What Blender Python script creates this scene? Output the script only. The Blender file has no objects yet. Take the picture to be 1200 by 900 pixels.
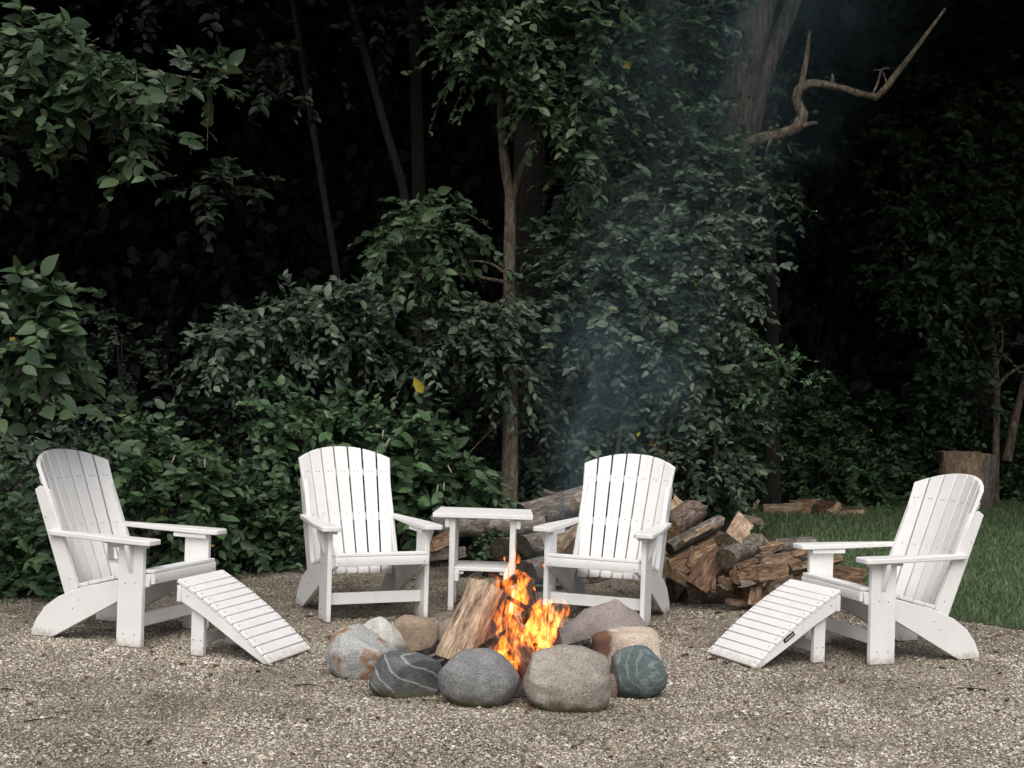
import bpy, bmesh, math, random
import numpy as np
from mathutils import Vector, Matrix, Euler, noise

scene = bpy.context.scene
COL = scene.collection
R = math.radians
rng = np.random.default_rng(7)
random.seed(11)

# ------------------------------------------------------------------ camera
FPX, CAMH, ROLL = 1667.0, 1.366, R(1.666)
PITCH = math.atan((450 - 445.24) / FPX)
cam_d = bpy.data.cameras.new('camera')
cam_d.sensor_width = 36
cam_d.lens = 36 * FPX / 1200
cam_d.clip_end = 500
cam = bpy.data.objects.new('camera', cam_d)
COL.objects.link(cam)
CAMROT = Matrix.Rotation(math.pi / 2 - PITCH, 3, 'X') @ Matrix.Rotation(ROLL, 3, 'Z')
cam.matrix_world = Matrix.Translation((0, 0, CAMH)) @ CAMROT.to_4x4()
scene.camera = cam

# ------------------------------------------------------------------ daylight (overcast, open clearing behind the camera)
SUN_EL, SUN_AZ = R(55), R(181)           # azimuth from +Y clockwise: behind the camera, a little left
world = bpy.data.worlds.new('World')
scene.world = world
world.use_nodes = True
wn = world.node_tree
bg = wn.nodes['Background']
sky = wn.nodes.new('ShaderNodeTexSky')
sky.sky_type = 'NISHITA'
sky.sun_disc = False
sky.sun_elevation = SUN_EL
sky.sun_rotation = SUN_AZ
sky.air_density = 1.0
sky.dust_density = 6.0
sky.ozone_density = 1.0
hsv = wn.nodes.new('ShaderNodeHueSaturation')
hsv.inputs['Saturation'].default_value = 0.62
wn.links.new(sky.outputs[0], hsv.inputs['Color'])
wn.links.new(hsv.outputs[0], bg.inputs[0])
bg.inputs[1].default_value = 0.12
sun_d = bpy.data.lights.new('sun', 'SUN')
sun_d.energy = 0.85
sun_d.angle = R(60)
sun_d.color = (1.0, 0.98, 0.95)
sun = bpy.data.objects.new('sun', sun_d)
COL.objects.link(sun)
sdir = Vector((math.sin(SUN_AZ) * math.cos(SUN_EL), math.cos(SUN_AZ) * math.cos(SUN_EL), math.sin(SUN_EL)))
sun.rotation_euler = sdir.to_track_quat('Z', 'Y').to_euler()
sun.location = (0, -5, 12)
scene.view_settings.view_transform = 'Standard'
scene.view_settings.look = 'None'
scene.view_settings.gamma = 1
scene.view_settings.exposure = 0.48
scene.view_settings.use_curve_mapping = False
scene.cycles.max_bounces = 6
scene.cycles.diffuse_bounces = 3
scene.cycles.volume_bounces = 1
scene.cycles.transparent_max_bounces = 8
scene.cycles.use_denoising = True

# ------------------------------------------------------------------ placing by survey: picture position + distance -> world point
def ray(u, v):
    return CAMROT @ Vector(((u - 600) / FPX, -(v - 450) / FPX, -1))
def P(u, v, Y):
    d = ray(u, v)
    return Vector((0, 0, CAMH)) + d * (Y / d.y)
def G(u, v, z=0.0):
    d = ray(u, v)
    return Vector((0, 0, CAMH)) + d * ((z - CAMH) / d.z)
def pxm(Y):                     # metres per picture pixel at distance Y
    return Y / FPX
def project(pts):               # (n,3) -> u,v
    q = (np.asarray(pts) - np.array([0, 0, CAMH])) @ np.array(CAMROT)
    return 600 + FPX * q[:, 0] / -q[:, 2], 450 - FPX * q[:, 1] / -q[:, 2]

# ------------------------------------------------------------------ object helpers
def tag(o, label=None, cat=None, group=None, kind=None):
    if label: o['label'] = label
    if cat: o['category'] = cat
    if group: o['group'] = group
    if kind: o['kind'] = kind
    return o
def empty(name, loc=(0, 0, 0), rz=0.0):
    o = bpy.data.objects.new(name, None)
    o.empty_display_size = 0.1
    COL.objects.link(o)
    o.location = loc
    o.rotation_euler = (0, 0, rz)
    return o
def link(name, me, parent=None, mat=None):
    o = bpy.data.objects.new(name, me)
    COL.objects.link(o)
    if parent: o.parent = parent
    if mat is not None:
        if not me.materials: me.materials.append(mat)
    return o
def copy_tree(o, parent=None):
    c = o.copy()
    COL.objects.link(c)
    c.parent = parent
    for ch in list(o.children):
        copy_tree(ch, c)
    return c
def smooth(me, ang=40):
    me.shade_smooth()
    if ang: me.set_sharp_from_angle(angle=R(ang))
def np_mesh(name, V, F, tint=None, smooth_it=False):
    me = bpy.data.meshes.new(name)
    V = np.ascontiguousarray(V, dtype=np.float32)
    F = np.ascontiguousarray(F, dtype=np.int32)
    m, k = F.shape
    me.vertices.add(len(V)); me.vertices.foreach_set('co', V.ravel())
    me.loops.add(m * k); me.loops.foreach_set('vertex_index', F.ravel())
    me.polygons.add(m); me.polygons.foreach_set('loop_start', np.arange(0, m * k, k, dtype=np.int32))
    me.update(calc_edges=True)
    if tint is not None:
        a = me.attributes.new('tint', 'FLOAT', 'POINT')
        a.data.foreach_set('value', np.ascontiguousarray(tint, dtype=np.float32))
    if smooth_it: me.shade_smooth()
    return me

class MB:
    def __init__(self): self.v = []; self.f = []
    def box(self, x0, x1, y0, y1, z0, z1, M=None):
        b = len(self.v)
        for z in (z0, z1):
            for x, y in ((x0, y0), (x1, y0), (x1, y1), (x0, y1)):
                p = Vector((x, y, z)); self.v.append(tuple(M @ p if M else p))
        for q in ((3, 2, 1, 0), (4, 5, 6, 7), (0, 1, 5, 4), (1, 2, 6, 5), (2, 3, 7, 6), (3, 0, 4, 7)):
            self.f.append(tuple(b + i for i in q))
        return self
    def prism(self, poly, axis, t0, t1):
        b = len(self.v); n = len(poly)
        for t in (t0, t1):
            for a, c in poly:
                self.v.append({'x': (t, a, c), 'y': (a, t, c), 'z': (a, c, t)}[axis])
        self.f.append(tuple(b + i for i in range(n))); self.f.append(tuple(b + n + i for i in reversed(range(n))))
        for i in range(n):
            j = (i + 1) % n
            self.f.append((b + i, b + n + i, b + n + j, b + j))
        return self
    def mesh(self, name):
        me = bpy.data.meshes.new(name)
        me.from_pydata(self.v, [], self.f)
        bm = bmesh.new(); bm.from_mesh(me)
        bmesh.ops.recalc_face_normals(bm, faces=bm.faces)
        bm.to_mesh(me); bm.free()
        return me
    def build(self, name, mat, parent=None, bevel=0.003, sm=35):
        me = self.mesh(name)
        me.materials.append(mat)
        if sm: smooth(me, sm)
        o = link(name, me, parent)
        if bevel:
            m = o.modifiers.new('edge', 'BEVEL'); m.width = bevel; m.segments = 2; m.limit_method = 'ANGLE'; m.angle_limit = R(35)
            m.harden_normals = False
        return o

def catmull(pts, n):
    pts = [Vector(p) for p in pts]
    if len(pts) < 3:
        return [pts[0].lerp(pts[-1], i / n) for i in range(n + 1)]
    ext = [pts[0] * 2 - pts[1]] + pts + [pts[-1] * 2 - pts[-2]]
    out = []
    segs = len(pts) - 1
    for i in range(n + 1):
        t = i / n * segs; k = min(int(t), segs - 1); t -= k
        a, b, c, d = ext[k:k + 4]
        out.append(0.5 * ((2 * b) + (c - a) * t + (2 * a - 5 * b + 4 * c - d) * t * t + (3 * b - a - 3 * c + d) * t ** 3))
    return out
def tube_arrays(pts, radii, seg=10, rough=0.0, fr=6.0, seed=0, n=None, cap=True):
    n = n or max(4, (len(pts) - 1) * 5)
    path = catmull(pts, n)
    rad = np.interp(np.linspace(0, 1, n + 1), np.linspace(0, 1, len(radii)), radii)
    V = []; F = []
    up = Vector((0.13, 0.31, 0.9))
    prev = None
    for i, p in enumerate(path):
        t = (path[min(i + 1, n)] - path[max(i - 1, 0)]).normalized()
        if prev is None:
            a = t.orthogonal().normalized()
        else:
            a = (prev - t * prev.dot(t)).normalized()
        prev = a
        b = t.cross(a)
        for j in range(seg):
            th = 2 * math.pi * j / seg
            d = a * math.cos(th) + b * math.sin(th)
            r = rad[i]
            if rough:
                q = Vector((math.cos(th) * 2.3, math.sin(th) * 2.3, i * 0.22 + seed * 7.1))
                r *= 1 + rough * (noise.noise(q * 1.1) + 0.6 * noise.noise(q * fr * 0.6))
            V.append(p + d * r)
    for i in range(n):
        for j in range(seg):
            k = (j + 1) % seg
            F.append((i * seg + j, i * seg + k, (i + 1) * seg + k, (i + 1) * seg + j))
    if cap:
        V.append(path[-1]); e = len(V) - 1
        F += [(n * seg + j, n * seg + (j + 1) % seg, e, e) for j in range(seg)]
    return np.array([tuple(v) for v in V]), F
def tubes(name, specs, mat, parent=None):
    o = None
    for k, s in enumerate(specs):
        v, f = tube_arrays(**s, seed=k + len(name))
        me = bpy.data.meshes.new(name)
        me.from_pydata([tuple(p) for p in v], [], [tuple(dict.fromkeys(q)) for q in f])
        me.materials.append(mat); me.shade_smooth()
        o = link(name, me, parent)
    return o

# ------------------------------------------------------------------ materials
def newmat(name):
    m = bpy.data.materials.new(name); m.use_nodes = True
    return m, m.node_tree, m.node_tree.nodes['Principled BSDF']
def N(nt, t, **kw):
    n = nt.nodes.new(t)
    for k, v in kw.items():
        if k in n.inputs: n.inputs[k].default_value = v
        else: setattr(n, k, v)
    return n
def ramp(nt, src, stops):
    r = nt.nodes.new('ShaderNodeValToRGB'); e = r.color_ramp.elements
    while len(e) < len(stops): e.new(0.5)
    for el, (p, c) in zip(e, stops):
        el.position = p; el.color = (*c, 1) if len(c) == 3 else c
    nt.links.new(src, r.inputs[0]); return r
def coords(nt, kind='Object', scale=(1, 1, 1)):
    tc = nt.nodes.new('ShaderNodeTexCoord'); mp = nt.nodes.new('ShaderNodeMapping')
    mp.inputs['Scale'].default_value = scale
    nt.links.new(tc.outputs[kind], mp.inputs[0]); return mp.outputs[0]
def ntex(nt, co, scale, detail=4, rough=0.6, dist=0.0):
    n = N(nt, 'ShaderNodeTexNoise', Scale=scale, Detail=detail, Roughness=rough, Distortion=dist)
    nt.links.new(co, n.inputs['Vector']); return n.outputs['Fac']
def bump(nt, bs, h, strength=0.3, dist=0.01):
    b = N(nt, 'ShaderNodeBump', Strength=strength, Distance=dist)
    nt.links.new(h, b.inputs['Height']); nt.links.new(b.outputs[0], bs.inputs['Normal'])
def mix(nt, fac, a, b, mode='MIX'):
    m = nt.nodes.new('ShaderNodeMix'); m.data_type = 'RGBA'; m.blend_type = mode
    for s, v in ((0, fac), (6, a), (7, b)):
        if hasattr(v, 'links') or isinstance(v, bpy.types.NodeSocket): nt.links.new(v, m.inputs[s])
        elif s == 0: m.inputs[0].default_value = v
        else: m.inputs[s].default_value = (*v, 1)
    return m.outputs[2]

def m_white():
    m, nt, b = newmat('white_lumber')
    co = coords(nt)
    n1 = ntex(nt, co, 6, 5); r = ramp(nt, n1, [(0.3, (0.69, 0.69, 0.68)), (0.7, (0.76, 0.76, 0.75))])
    n2 = ntex(nt, co, 35, 4, 0.7); dirt = ramp(nt, n2, [(0.62, (1, 1, 1)), (0.8, (0.8, 0.78, 0.74))])
    c = mix(nt, 0.6, r.outputs[0], dirt.outputs[0], 'MULTIPLY')
    sx = nt.nodes.new('ShaderNodeSeparateXYZ'); nt.links.new(co, sx.inputs[0])
    ad = N(nt, 'ShaderNodeMath', operation='MULTIPLY_ADD'); ad.inputs[1].default_value = 0.12; nt.links.new(n2, ad.inputs[0]); nt.links.new(sx.outputs[2], ad.inputs[2])
    f = ramp(nt, ad.outputs[0], [(0.055, (0.75, 0.75, 0.75)), (0.1, (0, 0, 0))])
    c = mix(nt, f.outputs[0], c, (0.33, 0.28, 0.22))
    n3 = ntex(nt, coords(nt, 'Object', (1, 1, .25)), 22, 5, 0.7); st_ = ramp(nt, n3, [(0.56, (1, 1, 1)), (0.75, (0.84, 0.83, 0.79))])
    c = mix(nt, 0.7, c, st_.outputs[0], 'MULTIPLY')
    nt.links.new(c, b.inputs['Base Color'])
    b.inputs['Roughness'].default_value = 0.55
    bump(nt, b, ntex(nt, coords(nt, 'Object', (40, 40, 40)), 8, 3), 0.12, 0.002)
    return m
def m_leaf(name, dark, mid, light, src='tint', rough=0.45, odd=(0.32, 0.26, 0.03)):
    m, nt, b = newmat(name)
    if src == 'tint':
        a = N(nt, 'ShaderNodeAttribute', attribute_name='tint').outputs['Fac']
    else:
        a = nt.nodes.new('ShaderNodeObjectInfo').outputs['Random']
    r = ramp(nt, a, [(0.0, dark), (0.5, mid), (0.93, light), (0.998, light), (0.9995, odd)])
    nt.links.new(r.outputs[0], b.inputs['Base Color'])
    b.inputs['Roughness'].default_value = rough
    b.inputs['Specular IOR Level'].default_value = 0.35
    tr = nt.nodes.new('ShaderNodeBsdfTranslucent')
    nt.links.new(r.outputs[0], tr.inputs[0])
    ms = nt.nodes.new('ShaderNodeMixShader'); ms.inputs[0].default_value = 0.22
    nt.links.new(b.outputs[0], ms.inputs[1]); nt.links.new(tr.outputs[0], ms.inputs[2])
    nt.links.new(ms.outputs[0], nt.nodes['Material Output'].inputs[0])
    return m
def m_bark(name, c0, c1, c2, zs=1.0):
    m, nt, b = newmat(name)
    co = coords(nt, 'Object', (1, 1, 0.16 * zs))
    n1 = ntex(nt, co, 34, 6, 0.65, 0.6); n2 = ntex(nt, coords(nt), 5, 4)
    r = ramp(nt, n1, [(0.38, c0), (0.5, c1), (0.63, c2)])
    r2 = ramp(nt, n2, [(0.35, (0.6, 0.62, 0.55)), (0.65, (1, 1, 1))])
    nt.links.new(mix(nt, 0.8, r.outputs[0], r2.outputs[0], 'MULTIPLY'), b.inputs['Base Color'])
    b.inputs['Roughness'].default_value = 0.9
    bump(nt, b, n1, 1.0, 0.05)
    return m
def m_wood(name, c0, c1, c2, along=(0.12, 1, 1), rough=0.8, scale=38, rnd=0.35):
    m, nt, b = newmat(name)
    co = coords(nt, 'Object', along)
    n1 = ntex(nt, co, scale, 6, 0.7, 0.8); n2 = ntex(nt, coords(nt), 9, 5, 0.7)
    n4 = ntex(nt, co, scale * 3.3, 4, 0.7, 0.3)
    r = ramp(nt, n1, [(0.36, c0), (0.5, c1), (0.64, c2)])
    oi = nt.nodes.new('ShaderNodeObjectInfo')
    r3 = ramp(nt, oi.outputs['Random'], [(0, (1 - rnd,) * 3), (0.5, (1, 0.97, 0.92)), (1, (1 + rnd * 0.3, 1, 0.95))])
    r2 = ramp(nt, n2, [(0.35, (0.55, 0.52, 0.5)), (0.62, (1, 1, 1))])
    c = mix(nt, 0.8, r.outputs[0], r2.outputs[0], 'MULTIPLY')
    c = mix(nt, 0.9, c, ramp(nt, n4, [(0.38, (0.42, 0.4, 0.38)), (0.52, (1, 1, 1)), (0.66, (1.25, 1.25, 1.25))]).outputs[0], 'MULTIPLY')
    nt.links.new(mix(nt, 1.0, c, r3.outputs[0], 'MULTIPLY'), b.inputs['Base Color'])
    b.inputs['Roughness'].default_value = rough
    bump(nt, b, mix(nt, 0.4, n1, n4), 0.9, 0.02)
    return m
M = {}
M['white'] = m_white()
m, nt, b = newmat('screw_steel'); b.inputs['Base Color'].default_value = (0.07, 0.07, 0.07, 1); b.inputs['Metallic'].default_value = 0.6; b.inputs['Roughness'].default_value = 0.45; M['screw'] = m
m, nt, b = newmat('plate_black'); b.inputs['Base Color'].default_value = (0.012, 0.014, 0.015, 1); b.inputs['Roughness'].default_value = 0.35; M['plate'] = m
m, nt, b = newmat('plate_print'); b.inputs['Base Color'].default_value = (0.45, 0.5, 0.5, 1); M['print'] = m
M['leaf'] = m_leaf('leaf_tree', (0.0156, 0.0336, 0.0156), (0.0348, 0.0660, 0.0300), (0.0744, 0.1200, 0.0552))
M['leaf_o'] = m_leaf('leaf_tree_single', (0.0216, 0.0432, 0.0192), (0.0408, 0.0768, 0.0348), (0.0792, 0.1296, 0.0600), src='obj')
M['leaf_grey'] = m_leaf('leaf_vine_hazed', (0.0265, 0.0437, 0.0281), (0.0530, 0.0827, 0.0530), (0.1061, 0.1498, 0.0967))  # greyed and lightened: smoke haze put into the leaf colour
M['leaf_grey_o'] = m_leaf('leaf_vine_hazed_single', (0.0343, 0.0562, 0.0359), (0.0624, 0.0967, 0.0608), (0.1092, 0.1560, 0.0998), src='obj')  # same smoke haze in the colour of the single leaves
M['leaf_shrub'] = m_leaf('leaf_shrub', (0.0175, 0.0365, 0.0162), (0.0405, 0.0810, 0.0351), (0.0864, 0.1566, 0.0648))
M['leaf_shrub_o'] = m_leaf('leaf_shrub_single', (0.0243, 0.0486, 0.0216), (0.0459, 0.0918, 0.0392), (0.0891, 0.1620, 0.0675), src='obj')
M['leaf_dark'] = m_leaf('leaf_woods_shaded', (0.0065, 0.0130, 0.0065), (0.0122, 0.0230, 0.0115), (0.0230, 0.0396, 0.0202), rough=0.6)  # leaf colour darkened, shade of the deep woods put into it
m, nt, b = newmat('flower_bud'); b.inputs['Base Color'].default_value = (0.33, 0.33, 0.24, 1); b.inputs['Roughness'].default_value = 0.8; M['bud'] = m
M['bark'] = m_bark('bark_young', (0.07, 0.058, 0.04), (0.16, 0.135, 0.095), (0.24, 0.21, 0.155), 2)
M['bark_old'] = m_bark('bark_old', (0.0243, 0.0189, 0.0162), (0.0837, 0.0675, 0.0554), (0.1755, 0.1431, 0.1188))
M['bark_dark'] = m_bark('bark_woods_shaded', (0.0055, 0.0044, 0.0039), (0.0121, 0.0105, 0.0088), (0.0220, 0.0193, 0.0154))  # bark colour cut towards black to carry the woodland shade
M['bark_dead'] = m_bark('bark_dead_branch', (0.06, 0.044, 0.03), (0.17, 0.132, 0.092), (0.3, 0.245, 0.175), 2)
M['split'] = m_wood('split_wood', (0.1, 0.058, 0.034), (0.28, 0.185, 0.115), (0.5, 0.385, 0.275))
M['split_red'] = m_wood('split_wood_red', (0.07, 0.035, 0.02), (0.18, 0.098, 0.056), (0.33, 0.21, 0.13))
M['split_pale'] = m_wood('split_wood_pale', (0.25, 0.16, 0.1), (0.5, 0.37, 0.26), (0.66, 0.54, 0.41), rnd=0.1)
M['split_grey'] = m_wood('split_wood_grey', (0.1, 0.08, 0.065), (0.23, 0.19, 0.16), (0.38, 0.33, 0.29))
M['endwood'] = m_wood('end_grain', (0.1, 0.065, 0.035), (0.2, 0.14, 0.08), (0.33, 0.24, 0.15), (1, 1, 1), scale=24)
M['end_dark'] = m_wood('end_grain_dark', (0.03, 0.024, 0.016), (0.075, 0.062, 0.04), (0.14, 0.115, 0.08), (1, 1, 1), scale=24)
M['logbark'] = m_wood('log_bark', (0.06, 0.045, 0.035), (0.15, 0.12, 0.1), (0.27, 0.23, 0.2), (0.35, 1, 1), 0.9, 30)
M['logbark_grey'] = m_wood('log_bark_grey', (0.07, 0.06, 0.052), (0.165, 0.15, 0.132), (0.3, 0.28, 0.255), (0.4, 1, 1), 0.9, 26)
M['split_scorched'] = m_wood('split_wood_scorched', (0.14, 0.085, 0.055), (0.42, 0.31, 0.22), (0.62, 0.51, 0.39), rnd=0.0)
M['stump_wood'] = m_wood('stump_wood', (0.2, 0.13, 0.085), (0.38, 0.275, 0.19), (0.52, 0.4, 0.3), rnd=0.0)
M['char'] = m_wood('charred_wood', (0.008, 0.007, 0.006), (0.03, 0.025, 0.022), (0.2, 0.19, 0.18), (0.5, 1, 1), 0.85, 30)
M['ashwood'] = m_wood('ash_coated_wood', (0.04, 0.037, 0.035), (0.2, 0.19, 0.185), (0.5, 0.49, 0.48), (0.5, 1, 1), 0.95, 30)
M['charbark'] = m_wood('scorched_bark', (0.02, 0.012, 0.008), (0.09, 0.045, 0.028), (0.2, 0.11, 0.07), (0.3, 1, 1), 0.8, 30)

# gravel sheet
def m_gravel():
    m, nt, b = newmat('gravel')
    co = coords(nt)
    v = N(nt, 'ShaderNodeTexVoronoi', Scale=125.0); nt.links.new(co, v.inputs['Vector'])
    sep = nt.nodes.new('ShaderNodeSeparateColor'); nt.links.new(v.outputs['Color'], sep.inputs[0])
    r = ramp(nt, sep.outputs[0], [(0, (0.06, 0.048, 0.035)), (0.3, (0.14, 0.115, 0.085)), (0.6, (0.21, 0.175, 0.132)), (0.85, (0.31, 0.265, 0.205)), (1, (0.42, 0.375, 0.31))])
    n = ntex(nt, co, 1.6, 5, 0.6); d = ramp(nt, n, [(0.36, (0.4, 0.35, 0.3)), (0.6, (1, 1, 1))])
    nt.links.new(mix(nt, 0.85, r.outputs[0], d.outputs[0], 'MULTIPLY'), b.inputs['Base Color'])
    b.inputs['Roughness'].default_value = 0.9
    inv = N(nt, 'ShaderNodeMath', operation='MULTIPLY'); inv.inputs[1].default_value = -1
    nt.links.new(v.outputs['Distance'], inv.inputs[0])
    bump(nt, b, inv.outputs[0], 1.0, 0.006)
    return m
M['gravel'] = m_gravel()
def m_pebble():
    m, nt, b = newmat('pebble')
    a = N(nt, 'ShaderNodeAttribute', attribute_name='tint').outputs['Fac']
    r = ramp(nt, a, [(0, (0.034, 0.03, 0.024)), (0.25, (0.115, 0.101, 0.079)), (0.45, (0.225, 0.2, 0.158)), (0.62, (0.335, 0.302, 0.243)), (0.68, (0.25, 0.185, 0.13)), (0.72, (0.39, 0.352, 0.288)), (0.88, (0.54, 0.5, 0.425)), (1, (0.7, 0.665, 0.59))])
    nt.links.new(r.outputs[0], b.inputs['Base Color']); b.inputs['Roughness'].default_value = 0.75
    return m
M['pebble'] = m_pebble()
def m_soil():
    m, nt, b = newmat('forest_soil')
    co = coords(nt)
    n = ntex(nt, co, 9, 8, 0.7); r = ramp(nt, n, [(0.3, (0.018, 0.014, 0.01)), (0.6, (0.05, 0.038, 0.026)), (0.8, (0.09, 0.065, 0.04))])
    nt.links.new(r.outputs[0], b.inputs['Base Color']); b.inputs['Roughness'].default_value = 1
    bump(nt, b, n, 1.0, 0.05)
    return m
M['soil'] = m_soil()
def m_lawn():
    m, nt, b = newmat('lawn_thatch')
    co = coords(nt)
    n = ntex(nt, co, 14, 6, 0.7); r = ramp(nt, n, [(0.3, (0.035, 0.052, 0.025)), (0.7, (0.07, 0.11, 0.048))])
    nt.links.new(r.outputs[0], b.inputs['Base Color']); b.inputs['Roughness'].default_value = 1
    bump(nt, b, n, 1.0, 0.03)
    return m
M['lawn'] = m_lawn()
M['grass'] = m_leaf('grass_blade', (0.065, 0.105, 0.05), (0.115, 0.175, 0.082), (0.17, 0.24, 0.12), odd=(0.2, 0.18, 0.08))
M['litter'] = m_leaf('dead_leaf', (0.035, 0.02, 0.012), (0.1, 0.055, 0.03), (0.2, 0.13, 0.075), rough=0.8, odd=(0.4, 0.3, 0.1))

# ------------------------------------------------------------------ ground, gravel, lawn
def sheet(name, poly, z, mat, rough=0.0, cell=0.25):
    bm = bmesh.new()
    vs = [bm.verts.new((x, y, z)) for x, y in poly]
    bm.faces.new(vs)
    bmesh.ops.recalc_face_normals(bm, faces=bm.faces)
    if bm.faces[:][0].normal.z < 0: bmesh.ops.reverse_faces(bm, faces=bm.faces)
    bmesh.ops.triangulate(bm, faces=bm.faces[:])
    me = bpy.data.meshes.new(name); bm.to_mesh(me); bm.free()
    me.materials.append(mat)
    return tag(link(name, me), kind='structure')
sheet('ground', [(-120, -60), (120, -60), (120, 160), (-120, 160)], -0.008, M['soil'])
def wig(a, b, n, amp, seed):
    out = []
    for i in range(n):
        t = i / n; p = Vector(a).lerp(Vector(b), t)
        k = noise.noise(Vector((p.x * 1.7, p.y * 1.7, seed))) * amp
        out.append((p.x + k, p.y + k * 0.7))
    return out
GEDGE = [G(1250, 745), G(1110, 726), G(1040, 702), G(960, 664), G(880, 634)]
gp = [(-9, -6), (9, -6), (9, 7.6)]
gp += [(p.x, p.y) for p in GEDGE]
gp2 = []
for a, b in zip(gp[2:], gp[3:] + [(1.9, 13.2)]): gp2 += wig(a, b, 8, 0.06, 3)
back = [(1.9, 13.2), (0.6, 12.2), (-0.6, 11.0), (-1.7, 10.0), (-2.6, 9.0), (-3.2, 8.3), (-9, 7.4)]
for a, b in zip(back, back[1:]): gp2 += wig(a, b, 8, 0.15, 5)
GRAVEL = [(-9, -6), (9, -6)] + gp2 + [(-9, 7.4)]
sheet('gravel_ground', GRAVEL, 0.0, M['gravel'])
LAWN = [(9, 7.55)]
for a, b in zip(gp[2:], gp[3:]): LAWN += wig(a, b, 8, 0.06, 3)
LAWN += [(2.2, 13.0), (1.9, 14.5), (2.4, 15.8), (4.5, 17.2), (7, 18.5), (14, 19), (14, 7.0)]
LAWN = [(x + 0.004, y) for x, y in LAWN]
sheet('lawn', LAWN, 0.004, M['lawn'])
def inside(poly, X, Y):
    poly = np.array(poly); res = np.zeros(len(X), bool)
    x0, y0 = poly[:, 0], poly[:, 1]; x1, y1 = np.roll(x0, -1), np.roll(y0, -1)
    for a, b, c, d in zip(x0, y0, x1, y1):
        if b == d: continue
        res ^= ((b > Y) != (d > Y)) & (X < (c - a) * (Y - b) / (d - b) + a)
    return res
def vnoise(X, Y, s, seed=0.0):
    return np.array([noise.noise(Vector((x * s, y * s, seed))) for x, y in zip(X, Y)])
def coarse_noise(X, Y, s, seed=0.0):      # looked up on a grid: quick for many points
    gx = np.linspace(X.min(), X.max(), 90); gy = np.linspace(Y.min(), Y.max(), 90)
    A, B = np.meshgrid(gx, gy, indexing='ij')
    g = vnoise(A.ravel(), B.ravel(), s, seed).reshape(90, 90)
    i = np.clip(((X - gx[0]) / (gx[-1] - gx[0]) * 89).astype(int), 0, 88); j = np.clip(((Y - gy[0]) / (gy[-1] - gy[0]) * 89).astype(int), 0, 88)
    return g[i, j]
def pebbles():
    n = 235000
    d = np.sqrt(rng.uniform(4.3 ** 2, 9.8 ** 2, n * 2)); d = np.where(rng.random(n * 2) < 0.4, rng.uniform(4.3, 7.4, n * 2), d)
    X = rng.uniform(-0.46, 0.46, n * 2) * d; Yy = d
    ok = inside(GRAVEL, X, Yy); X, Yy = X[ok][:n], Yy[ok][:n]; n = len(X)
    s = rng.lognormal(math.log(0.0039), 0.34, n).clip(0.0022, 0.012)
    k = 5; ang = np.arange(k) * 2 * math.pi / k
    ring = np.stack([np.cos(ang), np.sin(ang), np.full(k, -0.25)], 1)
    base = np.concatenate([ring, [[0, 0, 0.75]]])
    V = np.repeat(base[None], n, 0) * (1 + rng.uniform(-0.28, 0.28, (n, k + 1, 1))); V[:, k, :2] += rng.normal(0, 0.3, (n, 2))
    V *= np.stack([rng.uniform(0.95, 1.5, n), rng.uniform(0.75, 1.1, n), rng.uniform(0.6, 1.1, n)], 1)[:, None]
    th = rng.uniform(0, 6.283, n); c, sn = np.cos(th), np.sin(th)
    x = V[..., 0] * c[:, None] - V[..., 1] * sn[:, None]; y = V[..., 0] * sn[:, None] + V[..., 1] * c[:, None]
    V = np.stack([x, y, V[..., 2]], -1) * s[:, None, None]
    V += np.stack([X, Yy, s * rng.uniform(0.0, 0.7, n)], 1)[:, None]
    f = np.array([[j, (j + 1) % k, k] for j in range(k)])
    F = (np.arange(n)[:, None, None] * (k + 1) + f[None]).reshape(-1, 3)
    patch = coarse_noise(X, Yy, 0.9, 2.0) * 0.2 + coarse_noise(X, Yy, 3.2, 9.0) * 0.2
    far = np.clip((Yy - 7.0) / 2.2, 0, 1) * 0.16
    t = np.clip(rng.beta(2.3, 2.1, n) * 0.96 + patch - far + 0.05, 0, 1)
    me = np_mesh('gravel_stones', V.reshape(-1, 3), F, np.repeat(t, k + 1), True)
    me.materials.append(M['pebble'])
    tag(link('gravel_stones', me), 'small grey and tan gravel stones covering the fire pit area', 'gravel', kind='stuff')
pebbles()

# ------------------------------------------------------------------ leaves
LEAF6 = np.array([[0, 0, 0], [0.3, 0.25, 0.06], [0.7, 0.19, 0.05], [1, 0, -0.1], [0.7, -0.19, 0.05], [0.3, -0.25, 0.06]])
F6 = np.array([[0, 3, 2, 1], [0, 5, 4, 3]])
LEAF4 = np.array([[0, 0, 0], [0.45, 0.28, 0.05], [1, 0, -0.06], [0.45, -0.28, 0.05]])
F4 = np.array([[0, 1, 2, 3]])
def unit(a): return a / np.maximum(np.linalg.norm(a, axis=-1, keepdims=True), 1e-9)
def leaf_mesh(name, pos, d, nrm, ln, tint, mat, simple=False):
    d = unit(d); nrm = unit(nrm - d * (nrm * d).sum(-1, keepdims=True)); s = np.cross(nrm, d)
    T, Fc = (LEAF4, F4) if simple else (LEAF6, F6)
    w = rng.uniform(0.85, 1.25, len(pos))
    V = pos[:, None] + ln[:, None, None] * (T[None, :, 0:1] * d[:, None] + T[None, :, 1:2] * s[:, None] * w[:, None, None] + T[None, :, 2:3] * nrm[:, None])
    k = len(T); F = (np.arange(len(pos))[:, None, None] * k + Fc[None]).reshape(-1, 4)
    me = np_mesh(name, V.reshape(-1, 3), F, np.repeat(tint, k))
    me.materials.append(mat); return me
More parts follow.
